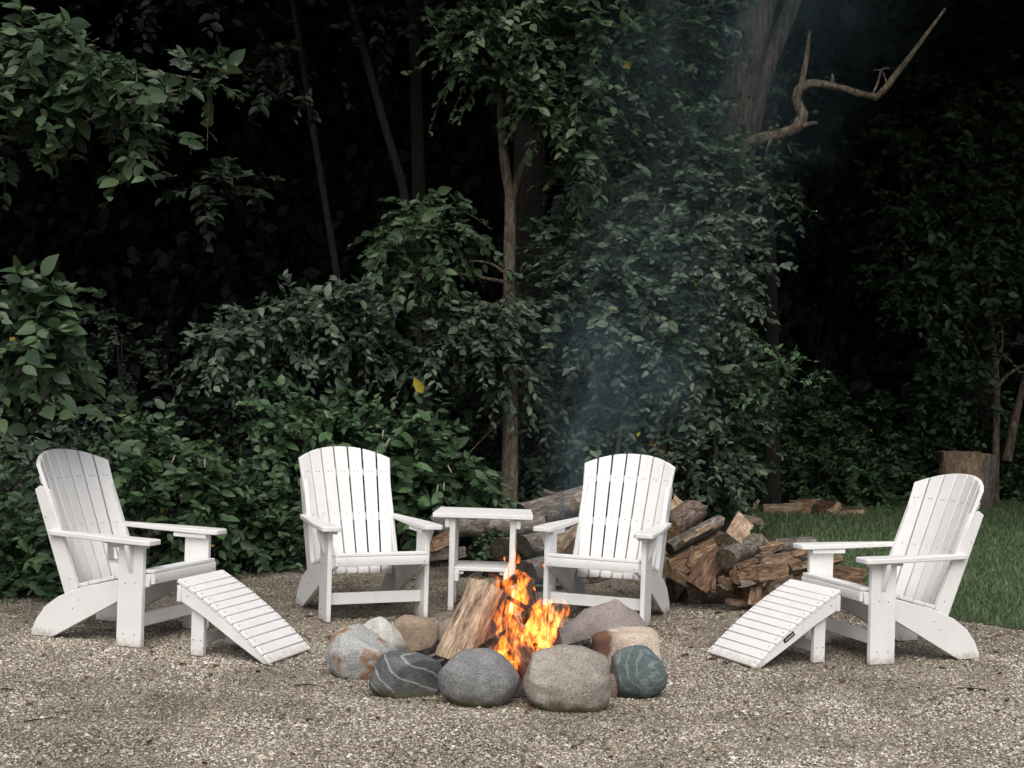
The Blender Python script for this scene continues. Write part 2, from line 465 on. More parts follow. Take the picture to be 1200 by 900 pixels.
def single_leaf(name, w, curl, seed, mat):
    mb = MB(); rr = random.Random(seed)
    n = 6; ts = [0, 0.14, 0.34, 0.56, 0.78, 1.0]; ws = [0.02, 0.72, 1.0, 0.9, 0.5, 0.0]
    v = []; f = []
    for t, q in zip(ts, ws):
        z = -curl * t * t
        v += [(t, w * q, z + 0.12 * w * q + rr.uniform(-.01, .01)), (t, 0, z), (t, -w * q, z + 0.12 * w * q + rr.uniform(-.01, .01))]
    for i in range(n - 1):
        a = i * 3; b = a + 3
        f += [(a, a + 1, b + 1, b), (a + 1, a + 2, b + 2, b + 1)]
    me = bpy.data.meshes.new(name); me.from_pydata(v, [], f); me.shade_smooth(); me.materials.append(mat)
    return me
LEAFM = {}
def leaf_meshes(key):
    if key not in LEAFM:
        LEAFM[key] = [single_leaf('leaf', w, c, i, M[key]) for i, (w, c) in enumerate([(0.27, 0.12), (0.24, 0.25), (0.3, 0.05)])]
    return LEAFM[key]
def sprays(blobs, leaf_len, per=11, spray_len=0.42, droop=0.5, face=(0, -0.55, 0.8), spread=0.5, dens=1.0):
    """blobs: (centre, (rx,ry,rz), n_sprays). Leaves set alternately along drooping shoots."""
    pos = []; dr = []; nr = []; ln = []; stems = []
    for c, rad, n in blobs:
        n = int(n * dens); c = np.array(c); rad = np.array(rad)
        q = unit(rng.normal(size=(n, 3))); q[:, 1] = np.where(rng.random(n) < 0.35, -np.abs(q[:, 1]), q[:, 1])
        q = q * (rng.random(n) ** 0.45)[:, None]
        wob = 1 + 0.25 * np.sin(q[:, 0:1] * 7 + c[0] * 5) * np.sin(q[:, 2:3] * 6 + c[2] * 3)
        base = c + q * rad * wob
        ax = unit(q * 0.7 + rng.normal(0, 0.5, (n, 3)) + np.array([0, -0.3, -0.05]))
        L = spray_len * rng.uniform(0.55, 1.2, n)
        t = (np.arange(per)[None, :] + rng.random((n, per)) * 0.6) / per
        p = base[:, None] + ax[:, None] * (L[:, None] * t)[..., None]
        p[..., 2] -= droop * L[:, None] * t ** 2 * 0.6
        side = unit(np.cross(ax, np.array([0, 0, 1.0]) + rng.normal(0, 0.25, (n, 3))))
        sg = np.where(np.arange(per) % 2 == 0, 1, -1)[None, :, None]
        d = ax[:, None] * 0.55 + side[:, None] * sg * 0.75 + np.array([0, 0, -0.35 * droop]) + rng.normal(0, 0.25, (n, per, 3))
        nn = np.array(face) + rng.normal(0, spread, (n, per, 3))
        l = leaf_len * np.minimum(rng.lognormal(-0.05, 0.26, (n, per)), 1.4) * (0.75 + 0.45 * np.sin(np.pi * np.clip(t, 0, 1)))
        pos.append(p.reshape(-1, 3)); dr.append(d.reshape(-1, 3)); nr.append(nn.reshape(-1, 3)); ln.append(l.ravel())
        stems.append(np.stack([base, base + ax * (L * 0.5)[:, None] - np.array([0, 0, 1]) * (droop * L * 0.15)[:, None], base + ax * L[:, None] - np.array([0, 0, 1]) * (droop * L * 0.6)[:, None]], 1))
    return [np.concatenate(a) for a in (pos, dr, nr, ln)] + [np.concatenate(stems)]
def thin_stems(name, st, r, mat, parent):
    """triangular twigs through the shoots"""
    n = len(st); k = 3
    V = []; 
    off = np.array([[1, 0, 0], [-0.5, 0.5, 0.7], [-0.5, -0.5, -0.7]])
    w = np.array([1, 0.7, 0.3])
    V = st[:, :, None, :] + off[None, None] * r * w[None, :, None, None]
    V = V.reshape(-1, 3)
    F = []
    for i in range(2):
        for j in range(3):
            F.append([i * 3 + j, i * 3 + (j + 1) % 3, (i + 1) * 3 + (j + 1) % 3, (i + 1) * 3 + j])
    F = (np.arange(n)[:, None, None] * 9 + np.array(F)[None]).reshape(-1, 4)
    me = np_mesh(name, V, F); me.materials.append(mat)
    return tag(link(name, me, parent), kind='stuff')
def crown(parent, name, blobs, leaf_len, mat, single=None, n_single=0, simple=False, stems=None, tint_shift=0.0, **kw):
    pos, d, nr, ln, st = sprays(blobs, leaf_len, **kw)
    keep = np.ones(len(pos), bool)
    if n_single:
        u, v = project(pos)
        dep = pos[:, 1] + rng.normal(0, 0.12, len(pos)) - ln * 4
        ok = (u > 0) & (u < 1200) & (v > 0) & (v < 900)
        idx = np.where(ok)[0]; idx = idx[np.argsort(dep[idx])][:n_single]
        keep[idx] = False
        ms = leaf_meshes(single)
        D = unit(d[idx]); NN = unit(nr[idx] - D * (nr[idx] * D).sum(-1, keepdims=True)); S = np.cross(NN, D)
        for k, i in enumerate(idx):
            o = bpy.data.objects.new('leaf', ms[k % 3]); COL.objects.link(o); o.parent = parent
            mw = Matrix(((D[k][0], S[k][0], NN[k][0]), (D[k][1], S[k][1], NN[k][1]), (D[k][2], S[k][2], NN[k][2])))
            l = ln[i] * 1.05
            o.matrix_basis = Matrix.Translation(Vector(pos[i]) - parent.location) @ (mw.to_4x4() @ Matrix.Scale(l, 4))
    t = np.clip(rng.beta(2, 2.2, len(pos)) + tint_shift, 0, 0.98)
    odd = rng.random(len(pos)) < 0.0009; t[odd] = 1.0
    off = np.array(parent.location)
    me = leaf_mesh(name, pos[keep] - off, d[keep], nr[keep], ln[keep], t[keep], mat, simple)
    o = tag(link(name, me, parent), kind='stuff')
    if stems: thin_stems('twigs', st - off, stems[0], stems[1], parent)
    return o
def blob(u, v, Y, ru, rv, ry, n):
    k = pxm(Y); return (tuple(P(u, v, Y)), (ru * k, ry, rv * k), n)
def rel(pts, o): return [Vector(p) - o.location for p in pts]

# ------------------------------------------------------------------ woods behind the clearing
def far_woods():
    n = 280000
    X = rng.uniform(-21, 21, n); Z = rng.uniform(0, 1, n) * 12
    Yy = 19.2 + rng.uniform(0, 1, n) ** 1.5 * 9 + 1.3 * np.sin(X * 0.9) + 0.7 * np.sin(Z * 1.3 + X)
    pos = np.stack([X, Yy, Z], 1)
    d = rng.normal(size=(n, 3)) + np.array([0, -0.2, -0.5]); nr = np.array([0, -0.5, 0.7]) + rng.normal(0, 0.5, (n, 3))
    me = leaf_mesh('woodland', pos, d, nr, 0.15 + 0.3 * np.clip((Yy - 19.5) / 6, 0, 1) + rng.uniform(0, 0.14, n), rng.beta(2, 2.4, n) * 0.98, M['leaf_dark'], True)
    tag(link('woodland', me), 'dark mass of leaves deep in the woods behind everything', 'woods', kind='stuff')
    n = 95000  # mostly unseen; front edge brought forward to cut sky light on the woods
    X = rng.uniform(-24, 24, n); Yy = rng.uniform(9.6, 29, n); Z = 5.5 + rng.uniform(0, 5, n) + 0.6 * np.sin(X * 0.8) * np.cos(Yy * 0.7) + 0.8 * np.exp(-(Yy - 9.6) / 1.2)
    pos = np.stack([X, Yy, Z], 1)
    d = rng.normal(size=(n, 3)) * np.array([1, 1, 0.4]); nr = np.array([0, -0.2, 1.0]) + rng.normal(0, 0.45, (n, 3))
    me = leaf_mesh('woodland_shade_canopy', pos, d, nr, rng.uniform(0.28, 0.5, n), rng.beta(2, 2.4, n) * 0.98, M['leaf_dark'], True)
    tag(link('woodland_shade_canopy', me), 'closed leaf canopy mostly above view, shaped to keep the woods dark', 'canopy', kind='stuff')
far_woods()

def wood_tree(label, pix, Y, wpx, crown_h=5.2, crown_n=110, mat='bark_dark', lean_top=(0.0, 0.0), cr=2.0):
    """a tree of the woods: a trunk through the picture points, crown above the frame"""
    k = pxm(Y)
    base = P(pix[0][0], 600, Y); base.z = -0.03
    o = empty('woods_tree', base)
    top = P(*pix[-1], Y)
    pts = [base] + [P(u, v, Y) for u, v in pix]
    ext = top + (top - pts[-2]).normalized() * max(0.6, 6.5 - top.z)
    pts.append(Vector((ext.x + lean_top[0], ext.y + lean_top[1], max(ext.z, top.z + 0.5))))
    r = wpx * k / 2
    tubes('trunk', [dict(pts=rel(pts, o), radii=[r * 1.35] + [r] * (len(pts) - 2) + [r * 0.55], seg=12, rough=0.16)], M[mat], o)
    c = pts[-1]
    bl = [((c.x + rng.uniform(-1.2, 1.2), c.y + rng.uniform(-0.6, 1.2), c.z + rng.uniform(-0.2, 1.6)), (cr, cr, 0.9), crown_n // 3) for _ in range(3)]
    crown(o, 'crown', bl, 0.17, M['leaf_dark'], simple=True, per=14, spray_len=0.8)
    tag(o, label, 'tree', 'trees standing back in the woods')
    return o
wood_tree('thick dark trunk standing straight behind the forked young tree', [(612, 480), (618, 300), (622, 90)], 13.5, 38)
wood_tree('thin dark trunk leaning left, high in the gap left of the forked tree', [(492, 380), (475, 235), (446, 130)], 13.2, 10)
wood_tree('slender trunk faint in the black gap above the left middle chair', [(404, 420), (396, 330), (374, 195)], 13.4, 8)
wood_tree('short visible trunk below the boughs, right of the left middle chair back', [(497, 500), (497, 430), (493, 300)], 14.2, 18)
wood_tree('broad dark trunk at the top right edge of the woods', [(1140, 420), (1152, 200), (1168, 0)], 19.3, 56)
wood_tree('dim trunk low in the hollow, just right of the vine thicket', [(905, 420), (903, 330), (898, 200)], 15.5, 15)
wood_tree('shaggy grey trunk half buried in vines, left of the leaning trunk', [(790, 420), (785, 200), (778, 60)], 12.9, 46, mat='bark_old')

# big leaning tree with the dead branch
def leaning_tree():
    Y = 12.6; k = pxm(Y)
    base = P(838, 600, Y); base.z = -0.03
    o = empty('leaning_tree', base)
    tr = [base] + [P(u, v, Y) for u, v in ((842, 420), (852, 250), (858, 150), (872, 70), (892, 0), (930, -120))]
    tubes('trunk', [dict(pts=rel(tr, o), radii=[26 * k, 23 * k, 22 * k, 22 * k, 21 * k, 19 * k, 12 * k], seg=16, rough=0.2, n=44)], M['bark_old'], o)
    s2 = [P(u, v, Y + 0.1) for u, v in ((872, 190), (893, 95), (912, 45), (930, 0), (960, -80))]
    tubes('stem', [dict(pts=rel(s2, o), radii=[10 * k, 11 * k, 11 * k, 10 * k, 7 * k], seg=12, rough=0.15)], M['bark_old'], o)
    Yb = 12.3
    db = [P(u, v, yy) for u, v, yy in ((855, 180, 12.6), (885, 165, 12.42), (915, 157, 12.33), (934, 148, 12.3), (940, 135, 12.28), (934, 118, 12.26), (938, 103, 12.25), (955, 98, 12.24), (985, 103, 12.22), (1005, 109, 12.2), (1022, 112, 12.2), (1030, 111, 12.2), (1062, 72, 12.15), (1108, 10, 12.1))]
    tubes('dead_branch', [dict(pts=rel(db, o), radii=[8 * k, 6.6 * k, 6 * k, 6.8 * k, 6.4 * k, 5.6 * k, 5.2 * k, 4.2 * k, 3.6 * k, 3.4 * k, 3.4 * k, 3.6 * k, 2.9 * k, 1.5 * k], seg=10, rough=0.3, n=90),
        dict(pts=rel([P(u, v, Yb - 0.05) for u, v in ((938, 104), (942, 85), (946, 60), (949, 36))], o), radii=[4 * k, 3.2 * k, 2.6 * k, 1.3 * k], seg=8, rough=0.22),
        dict(pts=rel([P(u, v, Yb - 0.06) for u, v in ((974, 100), (976, 92), (975, 87))], o), radii=[2.4 * k, 1.8 * k, 1.4 * k], seg=6),
        dict(pts=rel([P(u, v, Yb - 0.06) for u, v in ((940, 148), (952, 144), (958, 145))], o), radii=[3 * k, 2 * k, 1 * k], seg=6),
        dict(pts=rel([P(u, v, Yb - 0.1) for u, v in ((1022, 112), (1029, 96), (1033, 82), (1042, 80))], o), radii=[1.6 * k, 1.2 * k, 1 * k, .7 * k], seg=5),
        dict(pts=rel([P(u, v, 12.25) for u, v in ((1040, 100), (1034, 84), (1024, 82))], o), radii=[1.2 * k, .9 * k, .5 * k], seg=5),
        dict(pts=rel([P(u, v, 12.3) for u, v in ((905, 160), (898, 176), (900, 190))], o), radii=[1.6 * k, 1.1 * k, .5 * k], seg=5)], M['bark_dead'], o)
    crown(o, 'crown', [((1.8, 12.6, 6.4), (1.6, 1.5, 1.0), 60), ((0.8, 12.2, 6.0), (1.5, 1.2, 0.9), 50),
                       blob(835, 20, 12.2, 24, 40, 0.15, 16), blob(765, 60, 12.2, 50, 60, 0.2, 60), blob(735, 130, 12.3, 40, 40, 0.2, 30), blob(825, 130, 12.3, 22, 50, 0.15, 24), blob(800, 30, 12.2, 40, 30, 0.2, 20), blob(905, 210, 13.6, 40, 60, 0.3, 20), blob(860, 195, 12.1, 34, 22, 0.12, 22), blob(890, 110, 12.9, 16, 50, 0.1, 12)], 0.075, M['leaf'], per=12, dens=1.3, stems=(0.004, M['bark_dark']))
    tag(o, 'large shaggy tree trunk leaning right with a bare crooked dead branch', 'tree')
leaning_tree()

# thicket of vines right of centre
def vine_thicket():
    Y = 11.9
    o = empty('vine_thicket', Vector((P(740, 600, Y).x, Y, 0)))
    bl = [blob(700, 300, 11.7, 75, 55, 0.4, 110), blob(780, 300, 11.9, 70, 80, 0.4, 120), blob(835, 330, 12.0, 45, 110, 0.35, 120),
          blob(735, 380, 11.7, 70, 45, 0.35, 95), blob(680, 365, 11.5, 55, 50, 0.3, 60), blob(800, 430, 11.9, 70, 50, 0.35, 110),
          blob(690, 460, 12.0, 50, 50, 0.3, 60), blob(735, 505, 12.0, 66, 55, 0.35, 80), blob(820, 520, 12.0, 60, 70, 0.35, 110), blob(655, 545, 12.2, 36, 44, 0.3, 36),
          blob(810, 200, 12.2, 55, 60, 0.3, 60), blob(850, 450, 12.1, 40, 60, 0.3, 60), blob(760, 230, 12.4, 60, 40, 0.3, 45), blob(690, 230, 12.6, 40, 50, 0.3, 30)]
    crown(o, 'foliage', bl, 0.07, M['leaf_grey'], 'leaf_grey_o', 290, per=13, spray_len=0.38, dens=1.7, tint_shift=0.06, stems=(0.004, M['bark_old']))
    st = []
    for a in (((678, 430), (690, 452), (700, 470)), ((840, 560), (836, 420), (842, 250)), ((720, 560), (735, 450), (760, 330), (780, 240)), ((775, 560), (770, 430), (800, 300)), ((770, 560), (790, 480), (815, 400), (818, 300))):
        st.append(dict(pts=rel([P(u, v, Y - 0.25) for u, v in a], o), radii=[0.02, 0.014, 0.008], seg=6))
    tubes('vine_stem', st, M['bark'], o)
    tag(o, 'tall thicket of smoke-greyed green vines behind the right middle chair', 'vines')
vine_thicket()

# the young tree with the forked trunk
def forked_tree():
    Y = 11.5; k = pxm(Y)
    base = P(597, 610, Y); base.z = -0.02
    o = empty('forked_tree', base)
    tr = [base] + [P(u, v, Y) for u, v in ((597, 590), (598, 470), (597, 330), (598, 245), (599, 226))]
    left = [P(u, v, Y) for u, v in ((599, 236), (592, 195), (588, 150), (586, 105), (578, 40), (570, -60))]
    right = [P(u, v, Y + 0.03) for u, v in ((600, 232), (610, 200), (622, 175), (622, 130), (626, 100), (632, 0), (640, -60))]
    tubes('trunk', [dict(pts=rel(tr, o), radii=[10.5 * k, 10 * k, 9 * k, 7.2 * k, 6.8 * k, 6.6 * k], seg=14, rough=0.07, n=40),
                    dict(pts=rel(left, o), radii=[6 * k, 5.8 * k, 5 * k, 4.6 * k, 4 * k, 2 * k], seg=10, rough=0.07),
                    dict(pts=rel(right, o), radii=[4.8 * k, 4 * k, 3.4 * k, 2.6 * k, 2.4 * k, 2 * k, k], seg=10, rough=0.07)], M['bark'], o)
    br = []
    for a, r in ((((592, 320), (575, 309), (555, 306), (540, 310)), 2.2), (((596, 345), (580, 370), (555, 385), (500, 400), (455, 432)), 2.2), (((598, 380), (570, 400), (520, 410)), 1.6), (((622, 178), (640, 158), (655, 145)), 2),
                 (((590, 330), (520, 320), (440, 330), (340, 350), (250, 385)), 2.4), (((600, 420), (625, 440), (650, 445)), 1.4), (((586, 110), (540, 70), (500, 20)), 1.8), (((598, 480), (560, 520), (520, 560)), 1.3), (((630, 40), (680, 60), (720, 40)), 1.6)):
        n = len(a); br.append(dict(pts=rel([P(u, v, Y - 0.25 * i / n) for i, (u, v) in enumerate(a)], o), radii=[r * k * (1 - 0.75 * i / (n - 1)) for i in range(n)], seg=7, rough=0.05))
    tubes('branch', br, M['bark'], o)
    bl = [blob(610, 20, 11.1, 85, 45, 0.45, 70), blob(560, 50, 11.2, 40, 40, 0.3, 26), blob(680, 40, 11.1, 55, 30, 0.35, 40), blob(600, 90, 11.1, 35, 22, 0.3, 20), blob(665, 105, 11.1, 42, 38, 0.3, 40), blob(685, 175, 11.1, 22, 42, 0.2, 26), blob(640, 130, 11.0, 26, 25, 0.2, 14),
          blob(500, 265, 11.0, 60, 28, 0.3, 42), blob(490, 300, 11.0, 40, 28, 0.25, 26), blob(640, -60, 11.2, 120, 50, 0.6, 60)]
    crown(o, 'crown', bl, 0.078, M['leaf'], 'leaf_o', 200, per=12, spray_len=0.36, dens=1.4, stems=(0.004, M['bark']), droop=0.8)
    bl = [blob(570, 372, 11.2, 46, 26, 0.25, 44), blob(525, 392, 11.1, 50, 22, 0.25, 40), blob(585, 425, 11.25, 34, 24, 0.2, 26), blob(490, 428, 11.1, 34, 14, 0.2, 14),
          blob(425, 350, 11.0, 50, 17, 0.3, 34), blob(350, 362, 10.9, 50, 17, 0.3, 38), blob(270, 398, 10.8, 34, 22, 0.25, 32), blob(330, 402, 10.9, 36, 14, 0.2, 20), blob(430, 392, 11.0, 24, 24, 0.2, 16), blob(300, 430, 10.9, 30, 12, 0.15, 10), blob(560, 455, 11.8, 30, 26, 0.2, 14), blob(640, 450, 11.9, 36, 40, 0.2, 30)]
    crown(o, 'lower_bough', bl, 0.07, M['leaf_grey'], 'leaf_grey_o', 95, per=12, dens=1.5, spray_len=0.36, stems=(0.004, M['bark']), droop=0.8)
    tag(o, 'young tree with slim pale trunk forked in two, behind the side table', 'tree')
forked_tree()

# boughs reaching in from the left
def left_bough_tree():
    o = empty('overhanging_tree', (-5.2, 8.2, -0.02))
    tubes('trunk', [dict(pts=[(0, 0, 0), (0.1, 0, 1.5), (0.0, -0.1, 3.2), (0.2, 0, 5.5)], radii=[0.2, 0.17, 0.15, 0.08], seg=14, rough=0.12, n=24)], M['bark_old'], o)
    br = []
    for a, r in ((((-260, 140), (-60, 110), (60, 105), (150, 120), (185, 135)), 0.03), (((60, 105), (120, 150), (190, 190)), 0.012), (((-60, 60), (40, 60), (130, 75), (240, 95)), 0.02), (((-80, 150), (0, 160), (70, 165)), 0.014), (((150, 118), (210, 105), (250, 90)), 0.008)):
        n = len(a); br.append(dict(pts=rel([P(u, v, 7.6) for u, v in a], o), radii=[r * (1 - 0.8 * i / (n - 1)) for i in range(n)], seg=6))
    tubes('branch', br, M['bark'], o)
    bl = [blob(60, 62, 7.4, 62, 30, 0.3, 38), blob(120, 105, 7.4, 52, 34, 0.28, 38), blob(40, 120, 7.4, 50, 30, 0.3, 28), blob(168, 160, 7.4, 26, 26, 0.16, 12), blob(244, 92, 7.4, 26, 24, 0.12, 9), blob(205, 115, 7.5, 20, 12, 0.12, 5), blob(20, 180, 7.4, 22, 16, 0.15, 7), blob(-40, 90, 7.4, 60, 50, 0.3, 26)]
    crown(o, 'crown', bl, 0.078, M['leaf'], 'leaf_o', 290, per=9, dens=1.2, spray_len=0.26, stems=(0.003, M['bark']), droop=0.7)
    bl2 = [blob(255, 218, 11.2, 70, 16, 0.3, 18), blob(340, 70, 13.5, 80, 26, 0.4, 18), blob(460, 30, 13.2, 60, 36, 0.4, 20), blob(200, 5, 12.5, 140, 18, 0.4, 22), blob(330, 95, 12.0, 50, 14, 0.2, 8)]
    crown(o, 'inner_crown', bl2, 0.09, M['leaf_dark'], per=10, spray_len=0.35, stems=(0.003, M['bark_dark']))
    tag(o, 'leafy bough of a tree reaching in at the upper left corner', 'tree')
left_bough_tree()
def left_sapling():
    o = empty('leafy_sapling', (-4.2, 7.8, -0.02))
    br = [dict(pts=rel([Vector((-4.2, 7.8, 0)), P(-190, 420, 7.5), P(-60, 395, 7.4), P(20, 420, 7.4), P(60, 380, 7.3)], o), radii=[0.03, 0.02, 0.013, 0.008, 0.003], seg=7),
          dict(pts=rel([P(-60, 395, 7.4), P(0, 370, 7.4), P(60, 350, 7.3), P(90, 332, 7.2)], o), radii=[0.01, 0.008, 0.006, 0.002], seg=6)]
    tubes('stem', br, M['bark'], o)
    bl = [blob(38, 365, 7.3, 42, 32, 0.22, 26), blob(55, 410, 7.3, 36, 38, 0.22, 24), blob(20, 350, 7.3, 30, 24, 0.2, 12), blob(75, 345, 7.3, 18, 18, 0.1, 5), blob(85, 450, 7.5, 22, 25, 0.15, 8), blob(5, 440, 7.6, 22, 40, 0.2, 12)]
    crown(o, 'crown', bl, 0.088, M['leaf'], 'leaf_o', 200, per=8, dens=1.2, spray_len=0.24, stems=(0.003, M['bark']), droop=0.8, tint_shift=0.06)
    tag(o, 'broad-leaved sapling branch at the left edge above the leftmost chair', 'sapling')
left_sapling()

# undergrowth: each shrub a thing
def shrub(label, blobs, leaf, mat='leaf_shrub', single='leaf_shrub_o', n=0, per=8, sl=0.3, droop=0.45, name='shrub', shift=0.0, cat='shrub', extra=None, stem=0.004, rooted=True):
    c = Vector(blobs[0][0]); o = empty(name, (c.x, c.y, -0.01))
    crown(o, 'foliage', blobs, leaf * 0.78, M[mat], single, n, dens=1.4, per=per, spray_len=sl, stems=(stem, M['bark_dark']), droop=droop, tint_shift=shift)
    st = []
    for i in range(9 if rooted else 0):
        b = blobs[rng.integers(len(blobs))]; q = np.array(b[0]) + (rng.random(3) - 0.5) * np.array(b[1])
        st.append(dict(pts=rel([Vector((c.x + rng.uniform(-.25, .25), c.y + rng.uniform(-.1, .2), -0.01)), Vector(((c.x + q[0]) / 2, q[1], q[2] * 0.55)), Vector(q)], o), radii=[0.012, 0.009, 0.004], seg=5))
    if not rooted: st.append(dict(pts=rel([P(835, 455, 11.9), P(880, 398, 11.6), P(920, 420, 11.6), P(965, 452, 11.6)], o), radii=[.012, .009, .006, .002], seg=5))
    tubes('stem', st, M['bark_dark'], o)
    if extra: extra(o)
    return tag(o, label, cat, 'undergrowth at the edge of the woods')
def buds(spots, Y):
    def f(o):
        for u, v in spots:
            p = P(u, v, Y) - o.location; a = Vector((rng.uniform(-.5, .5), -0.1, 0.8)).normalized()
            tubes('flower_spike', [dict(pts=[p, p + a * 0.03, p + a * 0.06], radii=[0.004, 0.007, 0.003], seg=6, n=4)], M['bud'], o)
    return f
shrub('bright green shrub with small pale flower spikes beside the leftmost chair back', [blob(205, 560, 9.6, 50, 42, 0.3, 74), blob(180, 530, 9.7, 40, 28, 0.3, 40), blob(235, 610, 9.6, 45, 40, 0.3, 50)], 0.1, n=110, shift=0.08, extra=buds(((201, 543), (240, 548), (213, 590)), 9.25))
shrub('low broad-leaved weeds at the left edge, lower left of the leftmost chair', [blob(30, 640, 8.7, 50, 42, 0.3, 60), blob(85, 670, 8.9, 40, 24, 0.25, 32), blob(0, 600, 8.9, 45, 40, 0.3, 40), blob(30, 685, 8.5, 60, 16, 0.15, 30)], 0.095, n=110)
shrub('dim shrub rising behind the top of the leftmost chair', [blob(60, 530, 9.8, 60, 34, 0.3, 40), blob(100, 497, 10, 36, 22, 0.25, 18), blob(30, 575, 9.8, 50, 50, 0.3, 40), blob(120, 570, 10.0, 50, 40, 0.3, 34)], 0.085, n=60, mat='leaf_grey', single='leaf_grey_o')
shrub('dense ivy-like weeds at the gravel edge left of the left middle chair', [blob(290, 620, 9.9, 45, 38, 0.3, 80), blob(330, 640, 10.0, 40, 30, 0.25, 50), blob(280, 575, 10.1, 45, 36, 0.3, 60), blob(335, 590, 10.2, 40, 40, 0.3, 50), blob(250, 650, 9.7, 40, 16, 0.2, 30)], 0.075, n=110, per=9, sl=0.24)
shrub('light green shrub standing just behind the left middle chair top', [blob(340, 490, 10.5, 34, 28, 0.25, 32), blob(400, 500, 10.6, 50, 28, 0.3, 46), blob(350, 530, 10.4, 40, 30, 0.3, 40), blob(440, 520, 10.7, 40, 34, 0.3, 44)], 0.1, n=110, shift=0.05, extra=buds(((448, 513), (452, 522), (384, 490)), 10.1))
shrub('large-leaved pokeweed plant between the left middle chair and side table', [blob(490, 520, 10.6, 45, 35, 0.3, 32), blob(520, 565, 10.6, 50, 34, 0.3, 36), blob(475, 575, 10.5, 30, 40, 0.25, 26), blob(550, 590, 10.7, 34, 24, 0.25, 20), blob(450, 560, 10.6, 30, 40, 0.2, 20), blob(500, 620, 10.5, 50, 24, 0.2, 24)], 0.125, n=200, per=8, sl=0.32, extra=buds(((520, 575), (529, 554), (512, 577)), 10.2))
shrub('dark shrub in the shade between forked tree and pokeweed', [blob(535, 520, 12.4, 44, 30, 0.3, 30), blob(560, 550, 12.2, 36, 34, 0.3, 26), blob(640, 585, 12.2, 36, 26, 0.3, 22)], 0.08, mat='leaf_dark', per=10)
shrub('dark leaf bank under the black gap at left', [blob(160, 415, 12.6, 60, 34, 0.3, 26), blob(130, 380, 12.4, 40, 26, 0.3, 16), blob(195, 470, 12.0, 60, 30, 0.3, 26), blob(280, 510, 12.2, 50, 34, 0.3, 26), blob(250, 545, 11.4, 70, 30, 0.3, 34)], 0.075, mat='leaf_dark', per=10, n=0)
shrub('green fern-like plant under the side table in front of the logs', [blob(577, 637, 9.8, 14, 18, 0.1, 16)], 0.055, per=7, sl=0.14, n=30, name='small_plant', cat='plant')
shrub('arching sprig of fresh leaves reaching right out of the vine thicket', [blob(890, 405, 11.6, 22, 10, 0.1, 9), blob(920, 425, 11.6, 24, 11, 0.1, 11), blob(950, 446, 11.6, 20, 9, 0.08, 8), blob(885, 445, 11.6, 26, 12, 0.1, 9), blob(868, 470, 11.6, 26, 10, 0.1, 9)], 0.06, n=60, per=8, sl=0.18, shift=0.15, name='sprig', rooted=False)
shrub('dark green bank of weeds behind the woodpile', [blob(845, 560, 13.2, 36, 46, 0.3, 70), blob(825, 595, 12.4, 32, 26, 0.2, 36), blob(895, 520, 16.4, 50, 45, 0.4, 80), blob(890, 565, 16.3, 34, 30, 0.3, 50)], 0.085, per=9, n=60)
shrub('leafy weeds behind the far row of split logs on the lawn', [blob(960, 540, 16.4, 60, 55, 0.4, 110), blob(1010, 560, 16.6, 50, 46, 0.4, 90), blob(950, 490, 16.6, 60, 40, 0.4, 80), blob(1020, 580, 16.4, 34, 22, 0.2, 34), blob(930, 580, 16.4, 30, 20, 0.2, 30)], 0.09, per=9, n=60)
shrub('shaded shrub left of the upright log stump', [blob(1060, 556, 18, 55, 50, 0.4, 110), blob(1040, 500, 18.2, 70, 45, 0.4, 100), blob(1090, 580, 18, 30, 22, 0.2, 30), blob(1085, 520, 18.2, 40, 50, 0.4, 60)], 0.09, per=9, n=40)
shrub('shrub at the right edge behind the upright log stump', [blob(1190, 556, 18.3, 34, 45, 0.4, 70), blob(1215, 520, 18, 34, 60, 0.4, 60), blob(1188, 582, 18, 30, 14, 0.2, 24), blob(1150, 510, 18.8, 50, 40, 0.3, 60)], 0.09, per=9, n=40)
shrub('tall dark undergrowth filling the hollow right of the vines', [blob(940, 480, 17.6, 80, 26, 0.4, 44), blob(905, 380, 17.8, 40, 50, 0.4, 26), blob(1000, 250, 18.3, 50, 60, 0.4, 26)], 0.13, mat='leaf_dark', per=9)

